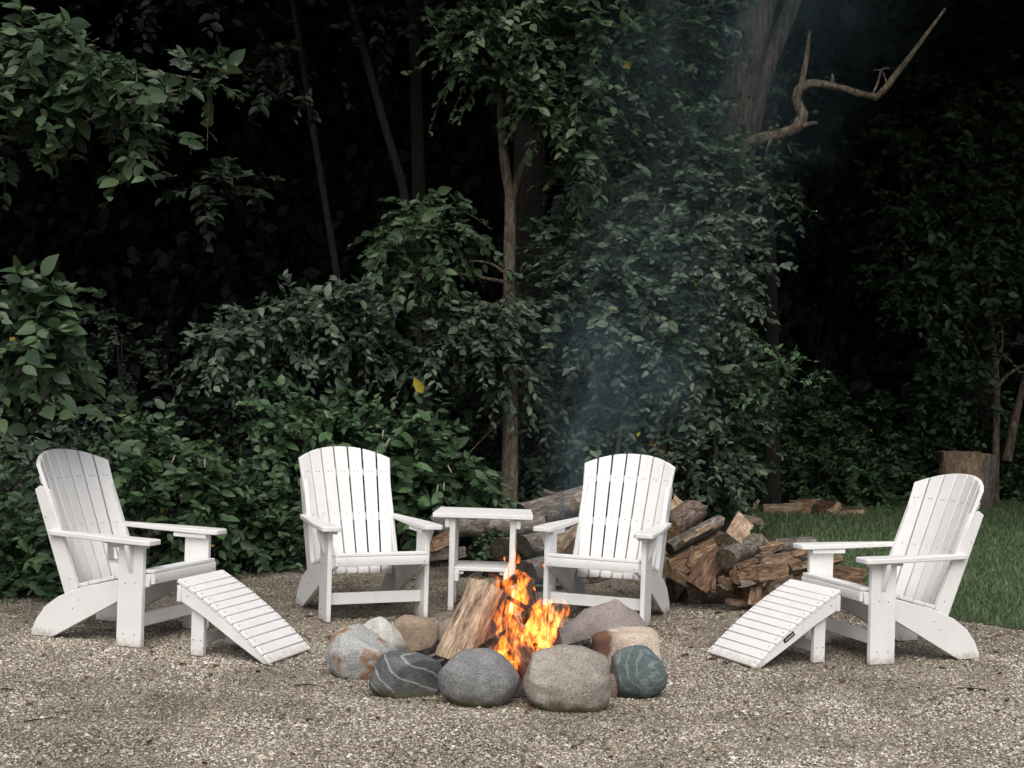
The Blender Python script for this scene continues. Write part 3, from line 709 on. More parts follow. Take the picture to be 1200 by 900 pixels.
def right_tree():
    o = empty('multi_stem_tree', (P(1166, 560, 17.6).x, 17.6, -0.02)); Y = 17.6; k = pxm(Y)
    st = []
    for a, r in ((((1166, 600), (1167, 520), (1168, 455), (1164, 400), (1160, 350), (1162, 300)), 5), (((1166, 455), (1150, 425), (1135, 390), (1116, 362)), 2.6), (((1168, 455), (1180, 440), (1200, 428), (1220, 425)), 2.6), (((1166, 448), (1160, 448), (1140, 445), (1115, 450)), 2.2), (((1180, 540), (1190, 490), (1205, 430), (1230, 360)), 6), (((1168, 430), (1175, 400), (1172, 370)), 2)):
        n = len(a); st.append(dict(pts=rel([P(u, v, Y) for u, v in a], o), radii=[r * k * (1 - 0.6 * i / (n - 1)) for i in range(n)], seg=8, rough=0.08))
    tubes('stem', st, M['bark_dead'], o)
    bl = [blob(1130, 320, 16.9, 75, 50, 0.5, 60), blob(1090, 260, 17.0, 70, 50, 0.5, 56), blob(1165, 250, 16.9, 50, 60, 0.5, 50), blob(1140, 180, 17.0, 70, 50, 0.5, 56), blob(1090, 130, 17.2, 60, 50, 0.5, 40), blob(1060, 330, 17.2, 50, 34, 0.4, 30), blob(1185, 120, 17.0, 30, 60, 0.4, 30), blob(1120, 400, 17.3, 60, 30, 0.4, 34), blob(1110, 450, 17.6, 50, 30, 0.4, 30), blob(1050, 200, 17.4, 40, 60, 0.4, 26)]
    crown(o, 'crown', bl, 0.1, M['leaf'], 'leaf_o', 60, per=10, dens=1.4, tint_shift=0.05, spray_len=0.5, stems=(0.005, M['bark_dark']), spread=0.7)
    tag(o, 'many-stemmed dark leafed tree behind the upright stump at right', 'tree')
right_tree()

# ------------------------------------------------------------------ grass
def grass():
    n = 62000
    Yy = np.concatenate([rng.uniform(7.4, 12, n), rng.uniform(9, 18.5, n)]); X = rng.uniform(1.8, 7.5, 2 * n)
    ok = inside(LAWN, X, Yy) & (X < 0.46 * Yy + 0.2)
    X, Yy = X[ok][:n], Yy[ok][:n]; n = len(X)
    h = rng.uniform(0.028, 0.07, n) * (1 + 0.4 * coarse_noise(X, Yy, 1.5, 4)); w = rng.uniform(0.002, 0.0038, n) * (1 + (Yy - 8) * 0.1)
    a = rng.uniform(0, 6.283, n); ln = rng.normal(0, 0.4, (n, 2)) * h[:, None]
    side = np.stack([np.cos(a), np.sin(a), 0 * a], 1) * w[:, None]
    b = np.stack([X, Yy, 0 * X + 0.004], 1)
    mid = b + np.concatenate([ln * 0.35, h[:, None] * 0.6], 1); tip = b + np.concatenate([ln, h[:, None]], 1)
    V = np.stack([b - side, b + side, mid + side * 0.8, tip, mid - side * 0.8], 1)
    F = np.arange(n)[:, None, None] * 5 + np.array([[0, 1, 2, 4], [4, 2, 3, 3]])[None]
    F = F.reshape(-1, 4)
    quads = F[0::2]; tris = F[1::2][:, :3]
    t = np.clip(rng.beta(2, 2, n) * 0.9 + 0.15 * coarse_noise(X, Yy, 0.9, 1), 0, 0.98)
    t[rng.random(n) < 0.01] = 1
    Vf = V.reshape(-1, 3); T = np.repeat(t, 5)
    F3 = np.concatenate([quads[:, [0, 1, 2]], quads[:, [0, 2, 3]], tris])
    me = np_mesh('grass_blades', Vf, F3, T); me.materials.append(M['grass'])
    tag(link('grass_blades', me), 'mown green grass of the lawn at the right', 'grass', kind='stuff')
grass()

# ------------------------------------------------------------------ white lumber furniture
W = M['white']
SCREW = None
def screw(parent, p, axis):
    global SCREW
    if SCREW is None:
        bm = bmesh.new(); bmesh.ops.create_cone(bm, cap_ends=True, segments=8, radius1=0.0034, radius2=0.0028, depth=0.002)
        SCREW = bpy.data.meshes.new('screw'); bm.to_mesh(SCREW); bm.free(); SCREW.materials.append(M['screw'])
    o = link('screw', SCREW, parent); o.location = p
    o.rotation_euler = Vector(axis).to_track_quat('Z', 'Y').to_euler()
    return o
def round_poly(pts, r, n=4):
    out = []; m = len(pts)
    for i, p in enumerate(pts):
        p = Vector(p); a = (Vector(pts[i - 1]) - p); b = (Vector(pts[(i + 1) % m]) - p)
        rr = min(r, a.length * 0.45, b.length * 0.45)
        s = p + a.normalized() * rr; e = p + b.normalized() * rr
        for k in range(n + 1):
            t = k / n; out.append(tuple(s * (1 - t) ** 2 + p * 2 * t * (1 - t) + e * t * t))
    return out
def back_pt(phi, z, r_off):
    Rr = 0.431 + (z - 0.3) / 0.6 * (0.518 - 0.431); yc = 0.462 + (z - 0.2) * 0.40
    rr = Rr + r_off
    return (rr * math.sin(phi), yc - Rr + rr * math.cos(phi), z)
def make_chair():
    c = empty('adirondack_chair')
    for s in (-1, 1):
        leg = MB().box(min(s * .273, s * .300), max(s * .273, s * .300), 0, .145, 0, .505).build('front_leg', W, c)
        for y, z in ((.045, .315), (.10, .31), (.04, .062), (.105, .062)): screw(leg, (s * .3005, y, z), (s, 0, 0))
        arm = [(.356, -.04), (.345, -.06), (.25, -.06), (.238, -.04), (.236, .12), (.243, .32), (.256, .46), (.262, .575), (.296, .585), (.306, .48), (.326, .33), (.35, .15)]
        am = MB().prism(round_poly([(s * a, b) for a, b in arm], .02), 'z', .507, .532).build('arm', W, c, 0.004)
        am.rotation_euler = (R(0.8), 0, 0)
        MB().prism([(s * .3003, .506), (s * .345, .506), (s * .345, .485), (s * .316, .40), (s * .3003, .36)], 'y', .055, .08).build('arm_bracket', W, c)
        MB().box(min(s * .246, s * .2725), max(s * .246, s * .2725), .0, .2, .484, .5065).build('arm_cleat', W, c)
        prof = [(-.028, .362), (.05, .352), (.145, .322), (.38, .266), (.52, .208), (.6, .152), (.65, .088), (.676, .032), (.682, 0), (.55, 0), (.35, .109), (.145, .22), (.03, .285), (-.02, .298)]
        st = MB().prism(prof, 'x', s * .2465, s * .2727).build('rear_leg', W, c)
        for y, z in ((.395, .2), (.43, .155)): screw(st, (s * .273, y, z), (s, 0, 0))
        up = MB().prism([(.405, .258), (.60, .742), (.655, .758), (.684, .738), (.48, .215)], 'x', s * .243, s * .2695).build('back_upright', W, c)
        screw(up, (s * .27, .455, .30), (s, 0, 0)); screw(up, (s * .27, .61, .60), (s, 0, 0))
    # seven fanned, dished back slats
    st = R(9.5); g = 0.0095
    for i in range(-3, 4):
        mb = MB(); cols = 3
        for r_off in (0.0, 0.021):
            for row in range(2):
                for k in range(cols):
                    q = (i - 0.5 + k / (cols - 1)) * st
                    q += (g * (1 if k == 0 else -1 if k == cols - 1 else 0))
                    xt = back_pt(q, .9, 0)[0]
                    z = 0.2 if row == 0 else 0.93 - 0.066 * (abs(xt) / .282) ** 2.2
                    mb.v.append(back_pt(q, z, r_off))
        def ix(l, row, k): return l * 6 + row * 3 + k
        for k in range(2):
            for l in (0, 1):
                mb.f.append((ix(l, 0, k), ix(l, 0, k + 1), ix(l, 1, k + 1), ix(l, 1, k)))
            for row in (0, 1):
                mb.f.append((ix(0, row, k), ix(0, row, k + 1), ix(1, row, k + 1), ix(1, row, k)))
        for k in (0, 2): mb.f.append((ix(0, 0, k), ix(0, 1, k), ix(1, 1, k), ix(1, 0, k)))
        sl = mb.build('back_slat', W, c, 0.003)
        for z, qs in ((.785, (-.02, .02)), (.54, (0.0,))):
            for q in qs:
                p = Vector(back_pt(i * st + q, z, -0.0005)); screw(sl, p, (-math.sin(i * st), -math.cos(i * st), .35))
    for z0, z1, xa in ((.757, .797, 24), (.50, .545, 27)):
        mb = MB(); n = 10; vs = []
        for j, z in enumerate((z0, z1)):
            for k in range(n + 1):
                q = R(-xa + 2 * xa * k / n); a = back_pt(q, z, 0.0215); vs.append(a)
            for k in range(n + 1):
                q = R(-xa + 2 * xa * k / n); a = back_pt(q, z, 0.0215); vs.append((a[0], a[1] + .03, a[2]))
        mb.v = vs; m = n + 1
        for k in range(n):
            mb.f += [(k, k + 1, m + k + 1, m + k), (2 * m + k, 2 * m + k + 1, 3 * m + k + 1, 3 * m + k), (k, k + 1, 2 * m + k + 1, 2 * m + k), (m + k, m + k + 1, 3 * m + k + 1, 3 * m + k)]
        mb.f += [(0, m, 3 * m, 2 * m), (n, m + n, 3 * m + n, 2 * m + n)]
        mb.build('back_brace', W, c, 0.002)
    # seat
    top = [(-.048, .384), (.03, .379), (.11, .359), (.19, .337), (.27, .316), (.345, .296), (.405, .281)]
    for (y0, z0), (y1, z1) in zip(top, top[1:]):
        d = Vector((y1 - y0, z1 - z0)).normalized(); n = Vector((-d.y, d.x))
        if n.y < 0: n = -n
        a = Vector((y0, z0)) + d * .003; b = Vector((y1, z1)) - d * .003
        sl = MB().prism([tuple(a), tuple(b), tuple(b - n * .019), tuple(a - n * .019)], 'x', -.2715, .2715).build('seat_slat', W, c, 0.004)
    ap = MB().prism(round_poly([(-.05, .363), (-.05, .312), (-.0295, .312), (-.0295, .363)], .006, 2), 'x', -.2715, .2715).build('seat_apron', W, c, 0)
    for s in (-1, 1): screw(ap, (s * .25, -.0505, .33), (0, -1, 0))
    MB().box(-.2728, .2728, .05, .075, .088, .152).build('front_stretcher', W, c)
    MB().box(-.246, .246, .475, .497, .205, .25).build('rear_stretcher', W, c)
    return c
def cup_holder(chair):
    ring = [(0.055 * math.cos(a), 0.055 * math.sin(a)) for a in np.linspace(0, 2 * math.pi, 20, endpoint=False)]
    rin = [(0.042 * math.cos(a), 0.042 * math.sin(a)) for a in np.linspace(0, 2 * math.pi, 20, endpoint=False)]
    x0, y0 = -.215, .205
    mb = MB(); n = 20
    for z in (.478, .492):
        mb.v += [(x0 + a, y0 + b, z) for a, b in ring] + [(x0 + a, y0 + b, z) for a, b in rin]
    for k in range(n):
        j = (k + 1) % n
        mb.f += [(k, j, 2 * n + j, 2 * n + k), (n + k, n + j, 3 * n + j, 3 * n + k), (k, j, n + j, n + k), (2 * n + k, 2 * n + j, 3 * n + j, 3 * n + k)]
    h = mb.build('cup_holder', W, chair, 0)
    MB().prism([(x0 + a, y0 + b) for a, b in ring], 'z', .398, .408).build('holder_base', W, h, 0.002)
    MB().box(x0 - .022, x0 + .022, y0 + .043, y0 + .053, .4085, .4775).build('holder_post', W, h, 0.002)
    MB().box(x0 - .05, x0 - .0, y0 + .03, y0 + .052, .4925, .5065).build('holder_arm', W, h, 0.002)
proto = make_chair()
chair_spots = [(-1.668, 7.219, 69.2, 'white adirondack chair facing right at far left, with footrest in front'),
               (-0.710, 7.927, 24.9, 'white adirondack chair left of the side table, no footrest'),
               (0.492, 8.02, -20.8, 'white adirondack chair right of the side table, in front of the vines'),
               (1.710, 7.330, -70.1, 'white adirondack chair facing left at far right, near the lawn')]
chairs = []
for i, (x, y, t, lab) in enumerate(chair_spots):
    o = proto if i == 0 else copy_tree(proto)
    chairs.append(o)
for o, (x, y, t, lab) in zip(chairs, chair_spots):
    o.location = (x, y, 0.004); o.rotation_euler = (0, 0, R(t)); tag(o, lab, 'chair', 'adirondack chairs round the fire pit')
cup_holder(chairs[0])

def make_ottoman():
    o = empty('footrest')
    L, H0, hw = .50, .345, .20
    def prof(t):           # t 0 at the seat end .. 1 on the ground; top edge
        return -L * t, H0 * (1 - 0.74 * t - 0.26 * t ** 2.2) + 0.010
    for s in (-1, 1):
        topc = [prof(t) for t in np.linspace(0.0, 1, 12)]
        topc = [(y, z - .02) for y, z in topc]
        low = [(-L + .012, -.006), (-L + .045, 0.0), (-.30, .088), (-.12, .197), (0.0, .257)]
        sb = MB().prism([(y, max(z, 0)) for y, z in topc] + [(y, max(z, 0)) for y, z in low], 'x', s * (hw - .026), s * (hw - .003)).build('side_board', W, o)
        screw(sb, (s * (hw - .0025), -.035, .285), (s, 0, 0))
        lg = MB().box(min(s * (hw - .053), s * (hw - .0265)), max(s * (hw - .053), s * (hw - .0265)), -.115, -.045, 0, .27).build('leg', W, o)
        for y in (-.10, -.06): screw(lg, (s * (hw - .026), y, .075), (s, 0, 0))
    n = 12
    for k in range(n):
        a = Vector(prof(k / n)); b = Vector(prof((k + 1) / n)); d = (b - a).normalized(); nn = Vector((d.y, -d.x))
        if nn.y < 0: nn = -nn
        a = a + d * .0022 if k else a + d * -.02; b = b - d * .0022
        sl = MB().prism([tuple(a), tuple(b), tuple(b - nn * .019), tuple(a - nn * .019)], 'x', -hw, hw).build('slat', W, o, 0.0035)
        for s in (-1, 1): screw(sl, (s * (hw - .02), (a.x + b.x) / 2, (a.y + b.y) / 2 + .0005), (0, nn.x, nn.y))
    MB().box(-hw, hw, .0005, .023, .255, .335).build('end_board', W, o)
    MB().box(-(hw - .054), hw - .054, -.095, -.07, .05, .10).build('stretcher', W, o)
    return o
ot1 = make_ottoman(); ot2 = copy_tree(ot1)
for o, p, t, lab in ((ot1, (-1.485, 6.985, .004), 70, 'white slatted footrest sloping down to the right before the leftmost chair'),
                     (ot2, (1.562, 7.265, .004), -63.5, 'white slatted footrest with a small black plate before the rightmost chair')):
    o.location = p; o.rotation_euler = (0, 0, R(t)); tag(o, lab, 'footrest', 'slatted footrests of the outer chairs')
pl = MB().prism([(-.325, .131), (-.265, .171), (-.253, .153), (-.313, .113)], 'x', .1972, .1995).build('name_plate', M['plate'], ot2, 0)
MB().prism([(-.312, .1295), (-.266, .1602), (-.2635, .1564), (-.3095, .1257)], 'x', .1996, .2002).build('name_print', M['print'], pl, 0)

def side_table():
    o = empty('side_table', (-0.148, 8.30, .004), R(-1.5))
    hw = .293
    for k in range(5):
        y0 = -.005 + k * .082
        MB().box(-hw + .004 * k, hw - .004 * k, y0, y0 + .078, .548, .574).build('top_board', W, o)
    for k in range(4):
        y0 = .03 + k * .082
        MB().box(-.158, .158, y0, y0 + .078, .235, .256).build('shelf_board', W, o)
    for s in (-1, 1):
        for y in (.03, .335):
            MB().box(min(s * .16, s * .193), max(s * .16, s * .193), y, y + .055, 0, .5475).build('leg', W, o)
        MB().box(min(s * .1935, s * .222), max(s * .1935, s * .222), .02, .39, .49, .5475).build('top_cleat', W, o)
        MB().box(min(s * .132, s * .1595), max(s * .132, s * .1595), .02, .39, .175, .2345).build('shelf_cleat', W, o)
        MB().box(min(s * .106, s * .1315), max(s * .106, s * .1315), .04, .38, .215, .2345).build('shelf_cleat', W, o)
    MB().box(-.022, .022, .02, .38, .536, .5475).build('top_batten', W, o)
    tag(o, 'small white two-tier side table between the middle chairs', 'table')
side_table()

# ------------------------------------------------------------------ stones of the fire ring
def stone_mat(name, cols, scale=14, spots=None, veins=None, rough=0.8, speck=0.35, foot_tone=None, face=None):
    m, nt, b = newmat(name)
    co = coords(nt)
    n1 = ntex(nt, co, scale, 7, 0.68, 0.3); c = ramp(nt, n1, [(0.3, cols[0]), (0.52, cols[1]), (0.72, cols[2])]).outputs[0]
    n2 = ntex(nt, co, 130, 3, 0.7); sp = ramp(nt, n2, [(0.34, (1 - speck,) * 3), (0.5, (1, 1, 1)), (0.68, (1 + speck * .6,) * 3)])
    c = mix(nt, 1.0, c, sp.outputs[0], 'MULTIPLY')
    if veins:
        w = N(nt, 'ShaderNodeTexWave', Scale=veins[1], Distortion=veins[2], Detail=3.0); w.inputs['Detail Scale'].default_value = 1.2
        mp = nt.nodes.new('ShaderNodeMapping'); mp.inputs['Rotation'].default_value = veins[3]; nt.links.new(co, mp.inputs[0]); nt.links.new(mp.outputs[0], w.inputs['Vector'])
        f = ramp(nt, w.outputs['Fac'], [(veins[4], (0, 0, 0)), (veins[4] + 0.09, (0.7, 0.7, 0.7))])
        c = mix(nt, f.outputs[0], c, veins[0])
    if spots:
        n3 = ntex(nt, co, spots[1], 4, 0.55); f = ramp(nt, n3, [(spots[2], (0, 0, 0)), (spots[2] + 0.09, (0.9, 0.9, 0.9))])
        c = mix(nt, f.outputs[0], c, spots[0])
    if face:      # one broken face of another colour
        sx = nt.nodes.new('ShaderNodeSeparateXYZ'); nt.links.new(co, sx.inputs[0])
        f = ramp(nt, sx.outputs[0], [(0.0, (1, 1, 1)), (0.5, (0, 0, 0))])
        mr = N(nt, 'ShaderNodeMapRange'); mr.inputs['From Min'].default_value = face[1]; mr.inputs['From Max'].default_value = face[2]
        wa = N(nt, 'ShaderNodeMath', operation='MULTIPLY_ADD'); wa.inputs[1].default_value = 0.09; nt.links.new(n1, wa.inputs[0]); nt.links.new(sx.outputs[0], wa.inputs[2]); nt.links.new(wa.outputs[0], mr.inputs[0]); nt.links.new(mr.outputs[0], f.inputs[0])
        c = mix(nt, f.outputs[0], c, face[0])
    if foot_tone:  # darker tone towards the stone's foot, edge broken by noise
        sx = nt.nodes.new('ShaderNodeSeparateXYZ'); nt.links.new(co, sx.inputs[0])
        ad = N(nt, 'ShaderNodeMath', operation='MULTIPLY_ADD'); ad.inputs[1].default_value = 0.12; nt.links.new(n1, ad.inputs[0]); nt.links.new(sx.outputs[2], ad.inputs[2])
        f = ramp(nt, ad.outputs[0], [(0.075, (1, 1, 1)), (0.11, (0, 0, 0))])
        c = mix(nt, f.outputs[0], c, foot_tone)
    gp = nt.nodes.new('ShaderNodeNewGeometry'); dist = N(nt, 'ShaderNodeVectorMath', operation='DISTANCE'); dist.inputs[1].default_value = (0.05, 6.55, 0.1)
    nt.links.new(gp.outputs['Position'], dist.inputs[0])
    sa = N(nt, 'ShaderNodeMath', operation='MULTIPLY_ADD'); sa.inputs[1].default_value = 0.35; nt.links.new(n1, sa.inputs[0]); nt.links.new(dist.outputs['Value'], sa.inputs[2])
    so = ramp(nt, sa.outputs[0], [(0.5, (0.9, 0.9, 0.9)), (0.66, (0, 0, 0))])
    c = mix(nt, so.outputs[0], c, (0.035, 0.03, 0.027))
    nt.links.new(c, b.inputs['Base Color']); b.inputs['Roughness'].default_value = rough
    n5 = ntex(nt, co, 45, 5, 0.7, 0.5)
    bump(nt, b, mix(nt, 0.3, mix(nt, 0.5, n1, n5), n2), 0.9, 0.025)
    return m
def stone(label, u, vb, wpx, hpx, dr, mat, seed, yaw=0.0, cuts=0, cutd=0.72, sq=2.0, lump=0.1, tilt=0.0, shear=0.0, peak=0.0):
    g = G(u, vb); w = wpx * pxm(g.y) / 2; h = hpx * pxm(g.y) * 1.03; dep = w * dr
    bm = bmesh.new(); bmesh.ops.create_icosphere(bm, subdivisions=5, radius=1)
    rr = random.Random(seed)
    planes = []
    for _ in range(cuts):
        a = rr.uniform(0, 6.28); e = rr.uniform(-0.2, 1.0); planes.append((Vector((math.cos(a) * math.cos(e), math.sin(a) * math.cos(e), math.sin(e))), cutd * rr.uniform(0.85, 1.15)))
    for v in bm.verts:
        p = v.co.copy()
        k = (abs(p.x) ** sq + abs(p.y) ** sq + abs(p.z) ** sq) ** (-1 / sq); p = p * k
        for n, dd in planes:
            e = p.dot(n) - dd
            if e > 0: p -= n * e * 0.93
        q = Vector((p.x, p.y, p.z + seed * 3.7))
        p *= 1 + lump * (noise.noise(q * 1.3) + 0.4 * noise.noise(q * 3.1) + 0.12 * noise.noise(q * 9))
        if peak and p.z > 0: p.x *= 1 - peak * p.z; p.y *= 1 - peak * 0.7 * p.z
        p.x += shear * p.z
        v.co = Matrix.Rotation(tilt, 3, 'Y') @ Vector((p.x, p.y, p.z))
    xs = [v.co.x for v in bm.verts]; zs = [v.co.z for v in bm.verts]; ys = [v.co.y for v in bm.verts]
    x0, x1, z0, z1, y0, y1 = min(xs), max(xs), min(zs), max(zs), min(ys), max(ys)
    for v in bm.verts:
        v.co = Vector((((v.co.x - x0) / (x1 - x0) * 2 - 1) * w, ((v.co.y - y0) / (y1 - y0) * 2 - 1) * dep, (v.co.z - z0) / (z1 - z0) * h * 1.16 - h * 0.16))
    me = bpy.data.meshes.new('fire_ring_stone'); bm.to_mesh(me); bm.free(); me.shade_smooth(); me.materials.append(mat)
    o = link('fire_ring_stone', me); o.location = (g.x * (1 + dep * .72 / g.y), g.y + dep * 0.72, 0); o.rotation_euler = (0, 0, yaw)
    return tag(o, label, 'stone', 'stones ringing the fire')
stone('pale grey boulder with rusty orange stains, leftmost of the fire ring', 424, 797, 90, 58, .8, stone_mat('stone_pale_rust', ((.27, .28, .27), (.4, .41, .4), (.52, .52, .5)), 9, ((.27, .13, .045), 8, .52)), 2, cuts=2, sq=2.3)
stone('white stone with brown rust spots tucked behind the leftmost boulder', 442, 779, 66, 52, .8, stone_mat('stone_white_spots', ((.4, .4, .37), (.55, .54, .5), (.66, .65, .61)), 9, ((.26, .11, .05), 15, .57)), 5, peak=.25, cuts=1)
stone('round tan brown stone at the back left of the fire ring', 485, 774, 58, 49, .8, stone_mat('stone_tan', ((.2, .145, .1), (.31, .24, .175), (.42, .34, .26)), 9, ((.3, .15, .07), 6, .6)), 8, sq=2.5)
stone('small beige stone half hidden left of the pale leaning log', 530, 760, 36, 34, .9, stone_mat('stone_beige', ((.22, .18, .14), (.32, .275, .22), (.42, .37, .31)), 10), 11)
stone('dark grey slab with white veins at the front left of the ring', 476, 819, 88, 50, .75, stone_mat('stone_veined', ((.055, .062, .064), (.1, .11, .112), (.17, .18, .18)), 12, veins=((.42, .42, .39), 5.0, 5.0, (.3, .9, .4), .93), foot_tone=(.09, .09, .04)), 13, cuts=5, cutd=.7, sq=3.2, lump=.05, tilt=.25)
stone('smooth grey egg-shaped boulder at the front centre of the ring', 560, 831, 98, 64, .8, stone_mat('stone_grey', ((.14, .145, .145), (.21, .215, .215), (.29, .29, .285)), 16, speck=.45, foot_tone=(.1, .1, .05)), 17, lump=.1)
stone('large tan grey granite boulder at the front right of the ring', 663, 835, 106, 70, .75, stone_mat('stone_granite', ((.22, .195, .17), (.32, .29, .25), (.41, .375, .33)), 14, speck=.45, foot_tone=(.11, .1, .05)), 19, sq=2.7, cuts=3, cutd=.82, lump=.1)
stone('blue green stone at the right front of the ring', 748, 820, 68, 58, .85, stone_mat('stone_green', ((.055, .085, .085), (.1, .14, .14), (.18, .22, .215)), 8, veins=((.2, .24, .235), 9.0, 9.0, (.5, .2, .9), .86), rough=.6, foot_tone=(.025, .028, .024)), 23, cuts=3, cutd=.8)
stone('cream block with a red brown broken side at the ring right', 731, 795, 86, 54, .7, stone_mat('stone_cream', ((.46, .38, .3), (.58, .5, .41), (.68, .61, .52)), 7, face=((.2, .085, .045), -.045, 0.0)), 29, sq=6, lump=.09, cuts=4, cutd=1.12)
stone('pointed pinkish grey slab at the back right of the ring', 706, 771, 108, 64, .6, stone_mat('stone_pink', ((.2, .17, .16), (.3, .26, .245), (.4, .355, .34)), 8), 31, cuts=11, cutd=.6, sq=3, lump=.07, peak=.62, shear=-.1)
stone('small brown cobble wedged between granite boulder and green stone', 716, 818, 22, 26, 1.0, stone_mat('stone_cobble', ((.16, .11, .08), (.25, .19, .14), (.33, .27, .22)), 12), 37)

# ------------------------------------------------------------------ firewood
def make_log(name, c, axis, length, r, kind, spin, mats, seed, bend=0.0, taper=0.0, cut=0.45):
    """kind: round / half / wedge / quarter. mats: bark, split, end. Local X runs along the log."""
    rr = random.Random(seed)
    nl = 14; slant = (rr.uniform(-cut, cut), rr.uniform(-cut, cut)); slant2 = (rr.uniform(-cut, cut), rr.uniform(-cut, cut))
    if kind == 'round': arc = [(2 * math.pi * k / 14) for k in range(14)]; core = None
    else:
        span = {'half': math.pi, 'wedge': 1.35, 'quarter': 1.9, 'slab': 2.5}[kind]
        arc = [(-span / 2 + span * k / 7) for k in range(8)]
        core = True
    prof = [(r * math.cos(a), r * math.sin(a), 0) for a in arc]
    if core:
        off = {'half': 0.02, 'wedge': -0.1, 'quarter': 0.05, 'slab': .45}[kind] * r
        e, s = prof[-1], prof[0]
        cpt = (off, 0)
        for t in (0.35, 0.7): prof.append((e[0] + (cpt[0] - e[0]) * t + rr.uniform(-.06, .06) * r, e[1] + (cpt[1] - e[1]) * t + rr.uniform(-.05, .05) * r, 1))
        prof.append((cpt[0], cpt[1], 1))
        for t in (0.35, 0.7): prof.append((cpt[0] + (s[0] - cpt[0]) * t + rr.uniform(-.06, .06) * r, cpt[1] + (s[1] - cpt[1]) * t + rr.uniform(-.05, .05) * r, 1))
    cx = sum(p[0] for p in prof) / len(prof); cy = sum(p[1] for p in prof) / len(prof)
    n = len(prof); V = []; F = []; mi = []
    for i in range(nl + 1):
        t = i / nl; x = (t - 0.5) * length
        for j, (a, b, sp) in enumerate(prof):
            q = Vector((a / r * 1.6, b / r * 1.6, t * (2.0 if not sp else 3.2) * length / 0.35 + seed * 5.3))
            k = 1 + (0.1 if not sp else 0.2) * noise.noise(q) + 0.08 * noise.noise(q * 3.1)
            k *= 1 - taper * t
            dx = 0
            if i in (0, nl): dx = 0.05 * length * noise.noise(Vector((a / r * 1.2, b / r * 1.2, seed * 2.2 + i)))
            if t < .5: dx += (slant[0] * (a - cx) + slant[1] * (b - cy)) * (1 - 2 * t)
            else: dx += (slant2[0] * (a - cx) + slant2[1] * (b - cy)) * (2 * t - 1)
            V.append((x + dx, (a - cx) * k + bend * length * 4 * (t - .5) ** 2, (b - cy) * k))
    for i in range(nl):
        for j in range(n):
            k = (j + 1) % n
            F.append((i * n + j, i * n + k, (i + 1) * n + k, (i + 1) * n + j)); mi.append(1 if (core and j >= 7) else 0)
    for i, rev in ((0, True), (nl, False)):
        V.append(tuple(np.mean([V[i * n + j] for j in range(n)], axis=0))); e = len(V) - 1
        for j in range(n):
            k = (j + 1) % n
            F.append((i * n + k, i * n + j, e) if rev else (i * n + j, i * n + k, e)); mi.append(2)
    me = bpy.data.meshes.new(name); me.from_pydata(V, [], F)
    for mm in mats: me.materials.append(M[mm])
    me.polygons.foreach_set('material_index', mi)
    bm = bmesh.new(); bm.from_mesh(me); bmesh.ops.recalc_face_normals(bm, faces=bm.faces); bm.to_mesh(me); bm.free()
    smooth(me, 38)
    o = link(name, me)
    ax = Vector(axis).normalized()
    q = Vector((1, 0, 0)).rotation_difference(ax)
    o.matrix_basis = Matrix.Translation(c) @ q.to_matrix().to_4x4() @ Matrix.Rotation(spin, 4, 'X')
    return o
def pile_log(label, a, b, Ya, Yb, rpx, kind, spin, mats, seed, group='firewood in the pile', name='firewood_log', cat='log', **kw):
    """log from picture point a at distance Ya to picture point b at distance Yb"""
    p, q = P(*a, Ya), P(*b, Yb)
    r = rpx * 0.9 * pxm((Ya + Yb) / 2)
    o = make_log(name, (p + q) / 2, q - p, (q - p).length, r, kind, spin, mats, seed, **kw)
    return tag(o, label, cat, group)
B3 = ('logbark', 'split', 'endwood'); BR = ('logbark', 'split_red', 'end_dark'); BG = ('logbark_grey', 'split_grey', 'end_dark'); BP = ('logbark', 'split_pale', 'endwood'); BW = ('logbark_grey', 'split', 'endwood')
